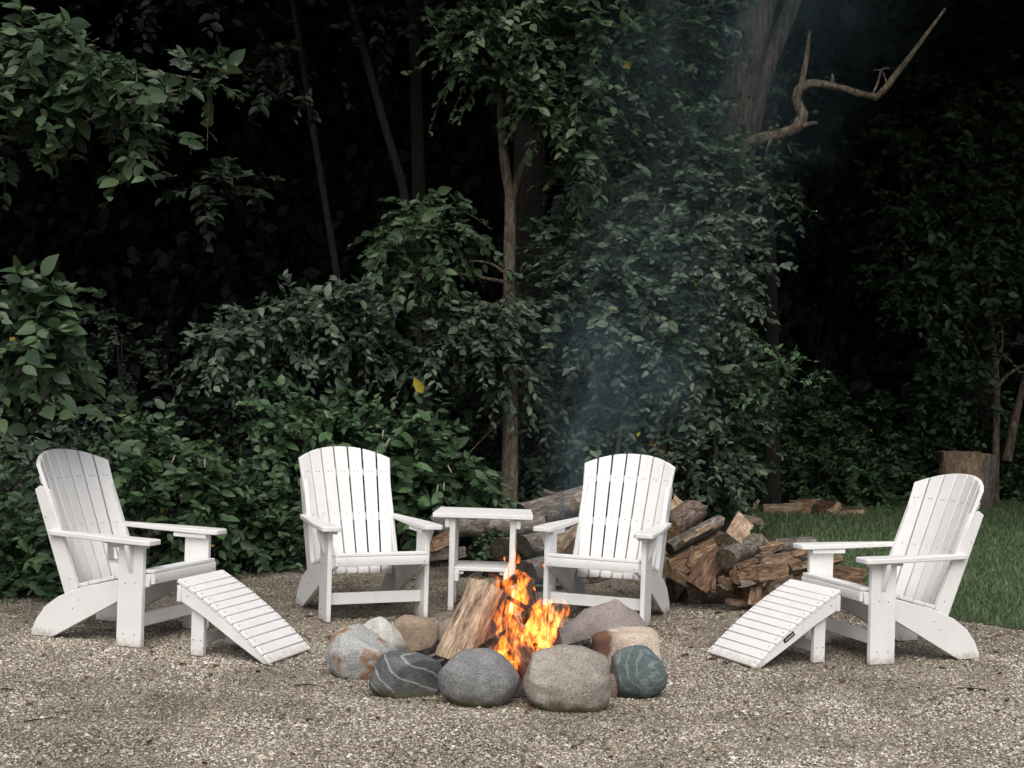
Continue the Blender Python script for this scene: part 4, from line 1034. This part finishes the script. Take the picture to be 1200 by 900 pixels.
woodpile = [
 ('short grey-red chunk with flaking bark at the upper left of the woodpile', (782, 622), (812, 598), 9.0, 9.25, 17, 'round', 0.3, ('logbark', 'split', 'endwood')),
 ('smooth grey round log slanting up to the right across the woodpile top', (783, 642), (842, 612), 8.75, 9.0, 9.5, 'round', 0, BG),
 ('long split log with orange edge right under the slanting grey log', (786, 655), (848, 626), 8.78, 9.05, 10, 'quarter', 1.2, B3),
 ('mossy split log below the orange-edged one at the pile left', (784, 668), (838, 642), 8.7, 8.95, 13, 'half', 2.2, BW),
 ('wedge stood on end with a dark triangular face on the pile top', (853, 637), (868, 612), 8.75, 9.2, 25, 'wedge', 2.4, ('logbark', 'split_pale', 'end_dark')),
 ('short grey round log with a dark sawn end in the pile middle', (850, 655), (886, 636), 8.62, 8.95, 13.5, 'round', 0.5, BG),
 ('broad red brown split face low at the pile left', (815, 688), (834, 656), 8.62, 8.75, 15, 'half', 0.4, BR),
 ('orange split billet lying at the bottom left of the pile', (790, 672), (822, 690), 8.6, 8.75, 11, 'quarter', 0.2, B3),
 ('narrow billet poking out below the dark-ended round log', (836, 692), (838, 660), 8.55, 8.9, 6, 'quarter', 1.0, B3),
 ('dark-ended chunk with a pink split edge at the pile foot', (848, 684), (868, 678), 8.55, 9.0, 13, 'quarter', 2.6, BR),
 ('lichen-grey knotted billet at the centre front of the pile', (862, 676), (892, 672), 8.6, 8.8, 12, 'half', 1.9, BW),
 ('long split log lying level right of the lichen-grey billet', (886, 672), (922, 668), 8.6, 8.85, 10, 'half', 1.8, B3),
 ('orange wedge standing at the right foot of the pile', (882, 712), (888, 684), 8.62, 8.78, 16, 'quarter', 2.7, B3),
 ('pale wedge leaning against the orange one at the pile foot', (894, 710), (908, 684), 8.66, 8.85, 12, 'quarter', 0.9, BP),
 ('short orange split billet right of the pile top', (888, 645), (914, 639), 8.85, 9.1, 9, 'quarter', 1.6, B3),
 ('bowed orange-brown split log on the right of the pile', (897, 660), (936, 652), 8.78, 9.0, 9, 'half', 1.7, B3),
 ('grey round log lying behind the far arm of the rightmost chair', (908, 641), (952, 637), 9.15, 9.3, 10, 'round', 0, BG),
 ('second grey round log just below it by the chair arm', (915, 654), (950, 652), 9.1, 9.3, 8, 'round', 1, BG),
 ('dark-barked log end beside the post of the rightmost chair', (924, 668), (950, 663), 8.85, 9.1, 11, 'quarter', 2.2, ('logbark', 'split', 'end_dark')),
 ('purple grey split chunk just above the footrest slats', (905, 690), (930, 682), 8.66, 8.85, 10, 'half', 1.5, BG),
 ('flat dark billet low in the pile behind the footrest', (930, 684), (955, 678), 8.8, 9.0, 9, 'half', 1.5, BR),
 ('split log seen between the two arms of the rightmost chair', (955, 662), (985, 655), 8.9, 9.1, 9, 'quarter', 1.7, B3),
 ('round log with rippled split end between the rightmost chair arms', (975, 672), (1012, 676), 8.9, 9.0, 13, 'half', 1.4, ('logbark', 'split', 'endwood')),
 ('brown split billet under the log between the chair arms', (968, 685), (1000, 690), 8.8, 8.95, 9, 'quarter', 1.2, BR),
 ('dark log filling the shadow at the bottom of the pile left', (800, 700), (850, 698), 8.9, 9.0, 14, 'round', 0, BR),
 ('dark log filling the shadow at the bottom of the pile middle', (845, 702), (900, 700), 8.95, 9.05, 14, 'half', 1.5, BR),
 ('shadowed log deep in the pile behind the dark-ended chunk', (820, 672), (880, 668), 9.0, 9.1, 16, 'round', 0, BR),
 ('shadowed log deep in the pile behind the bowed log', (880, 665), (940, 668), 9.05, 9.2, 15, 'round', 0, BR),
 ('hidden bark log in the pile below the slanting grey one', (786, 690), (815, 664), 8.9, 9.0, 16, 'round', 0, BR),
 ('squat grey billet behind the wedge on the pile top', (868, 606), (892, 612), 9.6, 9.8, 8, 'quarter', .5, BG),
 ('thin orange splinter lying on top of the slanting grey log', (800, 634), (836, 616), 8.7, 8.9, 4, 'quarter', 0, B3),
 ('pale chip of split wood beside the dark-ended round log', (890, 628), (902, 640), 9.0, 9.1, 5, 'quarter', 0, BP),
 ('small red billet wedged under the short grey round log', (862, 664), (886, 656), 8.6, 8.8, 6, 'quarter', 0, BR),
 ('small orange billet at the very foot of the pile, middle', (852, 704), (876, 708), 8.6, 8.7, 6, 'quarter', 0, B3),
 ('grey splinter across the front of the lichen-grey billet', (868, 684), (902, 680), 8.55, 8.7, 4, 'quarter', 0, BG),
 ('short brown billet between the bowed log and grey round logs', (930, 648), (948, 645), 8.95, 9.1, 6, 'quarter', 0, B3),
 ('bark strip sticking up left of the broad red face', (806, 664), (812, 640), 8.62, 8.7, 4, 'slab', 0, BR),
]
for i, (lab, a, b, ya, yb, r, kd, sp, mt) in enumerate(woodpile):
    if kd != 'round': sp = random.uniform(-1.0, 0.3)
    pile_log(lab, a, b, ya, yb, r, kd, sp, mt, 40 + i, bend=0.06 if 'bowed' in lab else 0.0)
behind = [
 ('big grey weathered log lying level behind the side table', (508, 618), (640, 616), 9.9, 9.9, 14, 'round', 0, BG),
 ('log end with shaggy bark low behind the side table right leg', (590, 645), (640, 640), 9.6, 10.0, 17, 'round', 0, BG),
 ('weathered split log left of the side table behind the chair arm', (505, 640), (532, 628), 9.5, 9.8, 9, 'half', 1.6, B3),
 ('thin bark log under the split log left of the side table', (498, 652), (545, 646), 9.5, 9.7, 7, 'half', 1.2, BG),
 ('big ash-grey log in the smoke right of the forked tree', (618, 606), (698, 584), 10.2, 10.4, 20, 'round', 0, BG),
 ('grey broken slab pointing up behind the ash-grey log', (636, 578), (676, 590), 10.4, 10.5, 11, 'wedge', 1.0, BG),
 ('pale split chunk beside the left edge of the right middle chair back', (672, 590), (692, 580), 10.0, 10.3, 12, 'quarter', 2.0, BP),
 ('orange split log seen under the left arm of the right middle chair', (656, 648), (684, 616), 9.2, 9.6, 12, 'quarter', 1.5, B3),
 ('pale billet leaning under the left arm of the right middle chair', (652, 636), (676, 618), 9.4, 9.7, 6, 'quarter', 0.4, BP),
 ('smoky grey log in front of the ash-grey log right of the table', (614, 640), (662, 632), 9.5, 9.7, 15, 'round', 0, BG),
 ('smoky round log below it in the gap right of the table', (616, 672), (664, 664), 9.2, 9.4, 17, 'round', 0, BG),
 ('brown billet on the gravel seen under the right middle chair seat', (690, 678), (716, 670), 9.6, 9.9, 6, 'quarter', 1.0, B3),
 ('dark log behind the right middle chair legs', (640, 656), (690, 650), 9.8, 9.9, 14, 'round', 0, BR),
 ('red barked chunk just right of the right middle chair back', (786, 590), (800, 602), 9.6, 9.6, 12, 'half', 1.5, BP),
 ('billet standing in the gap right of the right middle chair arm', (784, 625), (796, 608), 9.4, 9.6, 8, 'quarter', 1.5, B3),
]
for i, (lab, a, b, ya, yb, r, kd, sp, mt) in enumerate(behind):
    if kd != 'round': sp = random.uniform(-1.0, 0.3)
    pile_log(lab, a, b, ya, yb, r, kd, sp, mt, 90 + i, group='logs lying behind the middle chairs')
farrow = [
 ('long pale split log at the left of the far row on the lawn', (894, 600), (940, 597), 15.2, 15.3, 11, 'half', 1.9, BP),
 ('orange split stub in the middle of the far row', (944, 598), (958, 596), 15.0, 15.5, 11, 'quarter', 2.0, B3),
 ('dark red log right of the stub in the far row', (956, 598), (976, 596), 15.1, 15.5, 9, 'half', 1.6, BR),
 ('pale-ended billet leaning at the right end of the far row', (972, 602), (984, 592), 15.2, 15.4, 6, 'quarter', 1.6, BP),
 ('flat split board lying at the right of the far row', (984, 604), (1013, 602), 15.3, 15.4, 5, 'half', 1.6, BP),
 ('thin red billet on top of the flat board in the far row', (986, 598), (1016, 599), 15.5, 15.6, 4, 'half', 1.5, BR),
 ('orange billet lying across the top of the far row', (926, 590), (962, 588), 15.5, 15.6, 4.5, 'half', 1.5, B3),
 ('red billet on top of the far row by the stub', (958, 590), (976, 591), 15.5, 15.6, 4.5, 'half', 1.5, BR),
 ('bright splinter standing up left of the far row', (882, 599), (889, 586), 15.4, 15.5, 2.6, 'quarter', 1.5, BP),
 ('dark bark log behind the left of the far row', (868, 602), (900, 600), 15.5, 15.6, 6, 'round', 0, BR),
 ('small upright billet on the lawn edge near the woodpile', (874, 618), (874, 606), 14.2, 14.2, 5, 'quarter', 1.5, BP),
 ('green-grey block on the lawn beside the small upright billet', (880, 612), (892, 611), 14.3, 14.5, 5.5, 'half', 1.5, BG),
]
for i, (lab, a, b, ya, yb, r, kd, sp, mt) in enumerate(farrow):
    if kd != 'round': sp = random.uniform(-0.8, 0.2)
    pile_log(lab, a, b, ya, yb, r, kd, sp, mt, 130 + i, group='far row of split logs on the lawn')
# upright stump
g = G(1134, 598)
st = make_log('upright_stump', (g.x, g.y + .2, .33), (0.03, 0.0, 1), .68, .29, 'round', 0.6, ('stump_wood', 'split', 'split_pale'), 201, cut=0.02)
tag(st, 'big upright log stump at the right, brown with a pale split side', 'stump')
sl = make_log('split_side', (g.x + .2, g.y + .06, .32), (0.05, -0.02, 1), .67, .13, 'round', 2.6, ('split_grey', 'split_pale', 'split_pale'), 202, cut=.02)
sl.parent = st; sl.matrix_parent_inverse = st.matrix_basis.inverted()

# ------------------------------------------------------------------ the fire
fire_logs = [
 ('big pale split log leaning on the fire at its left', (530, 776), (572, 684), 6.35, 6.62, 27, 'slab', 2.6, ('split_scorched', 'split_scorched', 'split_pale')),
 ('dark red edged split log just right of the pale leaning log', (572, 768), (592, 690), 6.42, 6.65, 14, 'quarter', 2.2, ('charbark', 'split_red', 'end_dark')),
 ('half burnt round log lying towards the camera in the flames', (592, 728), (626, 790), 6.62, 6.2, 15, 'round', 0, ('charbark', 'char', 'char')),
 ('scorched split log leaning left at the right of the flames', (652, 778), (630, 716), 6.3, 6.6, 21, 'quarter', 1.7, ('charbark', 'split_red', 'char')),
 ('charred log at the top of the fire pyramid', (584, 690), (612, 672), 6.8, 6.85, 13, 'quarter', 1.0, ('charbark', 'charbark', 'char')),
 ('brown scorched log leaning at the back right of the flames', (620, 722), (616, 678), 6.75, 6.9, 13, 'half', 1.4, ('charbark', 'split_red', 'char')),
 ('grey ashy piece crossing the middle of the flames', (594, 700), (618, 714), 6.5, 6.6, 6, 'half', 1.5, ('charbark', 'split_grey', 'char')),
 ('ash-white burnt stick in front of the pale leaning log', (543, 772), (588, 744), 6.22, 6.38, 9, 'quarter', .8, ('char', 'char', 'char')),
 ('charred billet lying at the left of the embers', (470, 772), (520, 760), 6.5, 6.6, 8, 'quarter', .3, ('char', 'char', 'char')),
 ('black charred chunk behind the right ring stones', (655, 765), (700, 758), 6.6, 6.8, 10, 'half', .9, ('char', 'char', 'char')),
 ('ash-white stick lying left of the pale leaning log', (488, 775), (520, 764), 6.45, 6.5, 4, 'quarter', .3, ('ashwood', 'ashwood', 'char')),
 ('thin grey burnt stick poking up left of the pale log', (500, 768), (514, 750), 6.5, 6.55, 3, 'quarter', .3, ('ashwood', 'char', 'char')),
 ('ashy branch end between the grey and veined stones', (512, 776), (534, 768), 6.3, 6.4, 4.5, 'quarter', .3, ('ashwood', 'ashwood', 'char')),
 ('pale ash-coated chunk behind the granite boulder', (660, 760), (690, 752), 6.5, 6.6, 6, 'quarter', .3, ('ashwood', 'char', 'char')),
 ('charred log buried in the middle of the fire', (580, 770), (640, 745), 6.7, 6.8, 20, 'round', .9, ('char', 'char', 'char')),
]
for i, (lab, a, b, ya, yb, r, kd, sp, mt) in enumerate(fire_logs):
    pile_log(lab, a, b, ya, yb, r, kd, sp, mt, 160 + i, group='logs burning in the fire pit')
def ash_bed():
    m, nt, b = newmat('ash'); co = coords(nt)
    n = ntex(nt, co, 26, 8, 0.75); r = ramp(nt, n, [(0.35, (0.015, 0.014, 0.013)), (0.55, (0.06, 0.057, 0.055)), (0.7, (0.3, 0.295, 0.29))])
    nt.links.new(r.outputs[0], b.inputs['Base Color']); b.inputs['Roughness'].default_value = 1
    bump(nt, b, n, 1, 0.03)
    V = []; F = []; k = 40; nr = 14
    for i in range(nr + 1):
        for j in range(k):
            a = 2 * math.pi * j / k; rr = i / nr
            x, y = 0.58 * rr * math.cos(a), 0.5 * rr * math.sin(a)
            V.append((x, y, 0.006 + 0.1 * (1 - rr ** 2) * (1 + .6 * noise.noise(Vector((x * 6, y * 6, 1)))) + .02 * noise.noise(Vector((x * 25, y * 25, 4))) * (1 - rr)))
    for i in range(nr):
        for j in range(k): F.append((i * k + j, i * k + (j + 1) % k, (i + 1) * k + (j + 1) % k, (i + 1) * k + j)[::-1])
    me = bpy.data.meshes.new('ash_bed'); me.from_pydata(V, [], F); me.materials.append(m); me.shade_smooth()
    o = link('ash_bed', me); o.location = (0.02, 6.6, 0)
    tag(o, 'bed of black and grey ash inside the stone ring', 'ash', kind='stuff')
ash_bed()
def ember_mat():
    m, nt, b = newmat('ember'); co = coords(nt)
    n = ntex(nt, co, 40, 4); r = ramp(nt, n, [(0.45, (0, 0, 0)), (0.62, (1, 1, 1))])
    b.inputs['Base Color'].default_value = (0.02, 0.015, 0.012, 1); b.inputs['Emission Color'].default_value = (1, 0.16, 0.02, 1)
    nt.links.new(r.outputs[0], b.inputs['Emission Strength']); b.inputs['Roughness'].default_value = 1
    mu = N(nt, 'ShaderNodeMath', operation='MULTIPLY'); mu.inputs[1].default_value = 2.5; nt.links.new(r.outputs[0], mu.inputs[0]); nt.links.new(mu.outputs[0], b.inputs['Emission Strength'])
    return m
M['ember'] = ember_mat()
def flame_mat(name, col, strength):
    m = bpy.data.materials.new(name); m.use_nodes = True; nt = m.node_tree; nt.nodes.clear()
    out = nt.nodes.new('ShaderNodeOutputMaterial')
    co = coords(nt, 'Object', (1, 0.7, 0.34))
    n = ntex(nt, co, 34, 3, 0.65, 1.6); r = ramp(nt, n, [(0.47, (0.0,) * 3), (0.53, (0.22,) * 3), (0.64, (1, 1, 1))])
    mu = N(nt, 'ShaderNodeMath', operation='MULTIPLY'); mu.inputs[1].default_value = strength; nt.links.new(r.outputs[0], mu.inputs[0])
    e = nt.nodes.new('ShaderNodeEmission'); e.inputs[0].default_value = (*col, 1); nt.links.new(mu.outputs[0], e.inputs[1])
    nt.links.new(e.outputs[0], out.inputs['Volume'])
    m.cycles.volume_step_rate = 0.15
    return m
M['flame'] = flame_mat('flame', (1.0, 0.2, 0.02), 62)
M['flame_hot'] = flame_mat('flame_hot', (1.0, 0.28, 0.045), 62)
def flames():
    o = empty('campfire_flames', (0.05, 6.5, 0.08))
    rr = random.Random(5)
    # (base u,v)->(tip u,v), half width px, distance, hot
    F = [((600, 745), (596, 672), 9, 6.5, 0), ((598, 725), (604, 668), 11, 6.6, 0), ((608, 712), (618, 676), 9, 6.6, 0), ((588, 760), (586, 700), 7, 6.4, 0), ((584, 775), (592, 735), 9, 6.3, 1),
         ((612, 765), (600, 715), 10, 6.35, 0), ((625, 775), (612, 722), 10, 6.35, 1), ((632, 775), (628, 708), 12, 6.4, 1), ((640, 770), (644, 702), 13, 6.42, 1), ((634, 765), (650, 700), 12, 6.35, 1),
         ((645, 755), (655, 708), 9, 6.4, 1), ((622, 760), (636, 702), 9, 6.45, 0), ((598, 795), (588, 752), 9, 6.25, 0), ((606, 780), (596, 748), 7, 6.22, 1), ((648, 775), (630, 735), 9, 6.28, 1), ((628, 720), (640, 702), 8, 6.5, 0),
         ((592, 685), (606, 632), 4.5, 6.7, 0), ((606, 660), (604, 640), 4, 6.7, 0), ((584, 690), (578, 672), 5, 6.7, 0), ((612, 690), (610, 665), 7, 6.7, 0), ((578, 785), (570, 768), 6, 6.25, 0), ((657, 735), (664, 700), 5, 6.5, 0), ((638, 790), (626, 760), 6, 6.2, 1)]
    F += [((a[0] + rr.uniform(-9, 9), a[1] + rr.uniform(-12, 4)), (b[0] + rr.uniform(-7, 7), b[1] + rr.uniform(-8, 10)), w * rr.uniform(.3, .6), Y - rr.uniform(-.08, .08), hot) for a, b, w, Y, hot in F[:16]]
    for i, (a, b, w, Y, hot) in enumerate(F):
        w *= 1.25 if not hot else 0.98
        p, q = P(*a, Y), P(*b, Y); n = 14; k = pxm(Y); pts = []; rad = []
        sidev = Vector((1, 0, 0)); ph = rr.uniform(0, 6)
        for j in range(n + 1):
            t = j / n
            pts.append(p.lerp(q, t) + sidev * (w * k * 0.9 * math.sin(ph + t * 6.0) * t) + Vector((0, math.cos(ph + t * 4) * 0.02 * t, 0)))
            rad.append(w * k * (0.55 + 0.75 * math.sin(min(1, t * 1.6) * math.pi / 2)) * (1 - t) ** 0.75 + 0.0008)
        v, f = tube_arrays(rel(pts, o), rad, seg=10, rough=0.3, seed=i, n=22)
        v0 = np.mean(v[:10], 0)
        v = np.concatenate([v, [v0]]); e = len(v) - 1
        f = [tuple(dict.fromkeys(x)) for x in f] + [((j + 1) % 10, j, e) for j in range(10)]
        me = bpy.data.meshes.new('flame_tongue'); me.from_pydata([tuple(x) for x in v], [], f); me.materials.append(M['flame_hot' if hot else 'flame']); me.shade_smooth()
        link('flame_tongue', me, o)
    for i in range(16):
        u, v = rr.uniform(580, 660), rr.uniform(755, 785); p = P(u, v, 6.38)
        e = make_log('ember', p - o.location, (rr.uniform(-1, 1), rr.uniform(-1, 1), rr.uniform(0, .6)), rr.uniform(.05, .1), rr.uniform(.014, .026), 'quarter', rr.uniform(0, 6), ('ember', 'ember', 'ember'), 300 + i)
        e.parent = o
    for u, v in ((591, 655), (637, 663), (626, 690)):
        p = P(u, v, 6.6) - o.location
        e = make_log('spark', p, (rr.uniform(-1, 1), 0, 1), .018, .004, 'round', 0, ('ember',) * 3, 330); e.parent = o
    tag(o, 'orange flames rising between the burning logs in the stone ring', 'fire')
flames()

# ------------------------------------------------------------------ smoke
def smoke():
    a, b = P(626, 725, 6.8), P(905, -110, 10.9); L = (b - a).length; R0, R1 = 0.2, 2.3
    m = bpy.data.materials.new('smoke'); m.use_nodes = True; nt = m.node_tree; nt.nodes.clear(); lk = nt.links.new
    out = nt.nodes.new('ShaderNodeOutputMaterial'); pv = nt.nodes.new('ShaderNodeVolumePrincipled')
    pv.inputs['Color'].default_value = (0.55, 0.84, 1.0, 1)
    tc = nt.nodes.new('ShaderNodeTexCoord'); sx = nt.nodes.new('ShaderNodeSeparateXYZ')
    wn_ = N(nt, 'ShaderNodeTexNoise', Scale=1.1, Detail=3.0); lk(tc.outputs['Object'], wn_.inputs['Vector'])
    sub = N(nt, 'ShaderNodeVectorMath', operation='SUBTRACT'); sub.inputs[1].default_value = (.5, .5, .5); lk(wn_.outputs['Color'], sub.inputs[0])
    ma = N(nt, 'ShaderNodeVectorMath', operation='MULTIPLY_ADD'); ma.inputs[1].default_value = (.7, .7, .3); lk(sub.outputs[0], ma.inputs[0]); lk(tc.outputs['Object'], ma.inputs[2])
    lk(ma.outputs[0], sx.inputs[0])
    xy = N(nt, 'ShaderNodeCombineXYZ'); lk(sx.outputs[0], xy.inputs[0]); lk(sx.outputs[1], xy.inputs[1])
    ln = N(nt, 'ShaderNodeVectorMath', operation='LENGTH'); lk(xy.outputs[0], ln.inputs[0])
    rz = N(nt, 'ShaderNodeMapRange'); rz.inputs['From Max'].default_value = L; rz.inputs['To Min'].default_value = R0; rz.inputs['To Max'].default_value = R1 * 0.85; lk(sx.outputs[2], rz.inputs[0])
    dv = N(nt, 'ShaderNodeMath', operation='DIVIDE'); lk(ln.outputs['Value'], dv.inputs[0]); lk(rz.outputs[0], dv.inputs[1])
    fall = N(nt, 'ShaderNodeMapRange', interpolation_type='SMOOTHSTEP'); fall.inputs['From Min'].default_value = 0.0; fall.inputs['From Max'].default_value = 0.95; fall.inputs['To Min'].default_value = 1; fall.inputs['To Max'].default_value = 0; lk(dv.outputs[0], fall.inputs[0])
    mp = nt.nodes.new('ShaderNodeMapping'); mp.inputs['Scale'].default_value = (1, 1, .5); lk(tc.outputs['Object'], mp.inputs[0])
    r = ramp(nt, ntex(nt, mp.outputs[0], 2.4, 4, 0.6, 1.2), [(0.42, (0,) * 3), (0.72, (1, 1, 1))])
    hz = N(nt, 'ShaderNodeMapRange'); hz.inputs['From Min'].default_value = 0.3; hz.inputs['From Max'].default_value = 2.6; hz.inputs['To Min'].default_value = SMOKE[0]; hz.inputs['To Max'].default_value = SMOKE[1]; lk(sx.outputs[2], hz.inputs[0])
    m1 = N(nt, 'ShaderNodeMath', operation='MULTIPLY'); lk(r.outputs[0], m1.inputs[0]); lk(fall.outputs[0], m1.inputs[1])
    m2 = N(nt, 'ShaderNodeMath', operation='MULTIPLY'); lk(m1.outputs[0], m2.inputs[0]); lk(hz.outputs[0], m2.inputs[1])
    lk(m2.outputs[0], pv.inputs['Density']); lk(pv.outputs[0], out.inputs['Volume'])
    bm = bmesh.new(); bmesh.ops.create_cone(bm, cap_ends=True, segments=24, radius1=R0 + .06, radius2=R1, depth=L)
    for v in bm.verts: v.co.z += L / 2
    me = bpy.data.meshes.new('smoke'); bm.to_mesh(me); bm.free(); me.materials.append(m)
    o = link('smoke', me); o.matrix_basis = Matrix.Translation(a) @ (b - a).to_track_quat('Z', 'Y').to_matrix().to_4x4()
    tag(o, 'thin blue-grey smoke drifting up and right from the fire', 'smoke', kind='stuff')
SMOKE = (0.7, 0.065)
smoke()

# ------------------------------------------------------------------ litter on the gravel
def litter():
    n = 2600
    d = np.sqrt(rng.uniform(4.4 ** 2, 10.5 ** 2, n)); X = rng.uniform(-.45, .45, n) * d
    ok = inside(GRAVEL, X, d) & (rng.random(n) < 0.35 + 0.9 * np.clip(coarse_noise(X, d, 1.1, 5), -.3, .6) + .25 * (d > 7.5)); X, d = X[ok], d[ok]; n = len(X)
    pos = np.stack([X, d, np.full(n, 0.008)], 1); dr = rng.normal(size=(n, 3)) * np.array([1, 1, .12]); nr = np.array([0, 0, 1]) + rng.normal(0, .3, (n, 3))
    t = rng.beta(1.6, 2.4, n) * .98; t[rng.random(n) < .02] = 1
    me = leaf_mesh('leaf_litter', pos, dr, nr, rng.lognormal(math.log(.024), .45, n).clip(.01, .07), t, M['litter'])
    tag(link('leaf_litter', me), 'scattered brown dead leaf scraps on the gravel', 'leaf litter', kind='stuff')
litter()
for k, (u, v, du, dv, lab) in enumerate(((28, 848, 40, -4, 'thin dark twig on the gravel at the lower left corner'), (345, 805, 36, 3, 'dark twig on the gravel below the left footrest tip'), (1120, 808, 40, 4, 'dark twig on the gravel below the rightmost chair foot'), (405, 797, 32, -6, 'short stick against the leftmost boulder of the ring'), (495, 822, 26, 3, 'tan stick lying below the veined slab'))):
    a, b = G(u, v), G(u + du, v + dv); c = (a + b) / 2 + Vector((0.012, -0.006 * (-1) ** k, 0))
    o = tubes('twig', [dict(pts=[a + Vector((0, 0, .008)), c + Vector((0, 0, .014)), b + Vector((0, 0, .009))], radii=[.003, .0026, .0014], seg=6, rough=.3)], M['bark_dark' if 'tan' not in lab else 'bark_dead'])
    tag(o, lab, 'twig', 'twigs on the gravel')
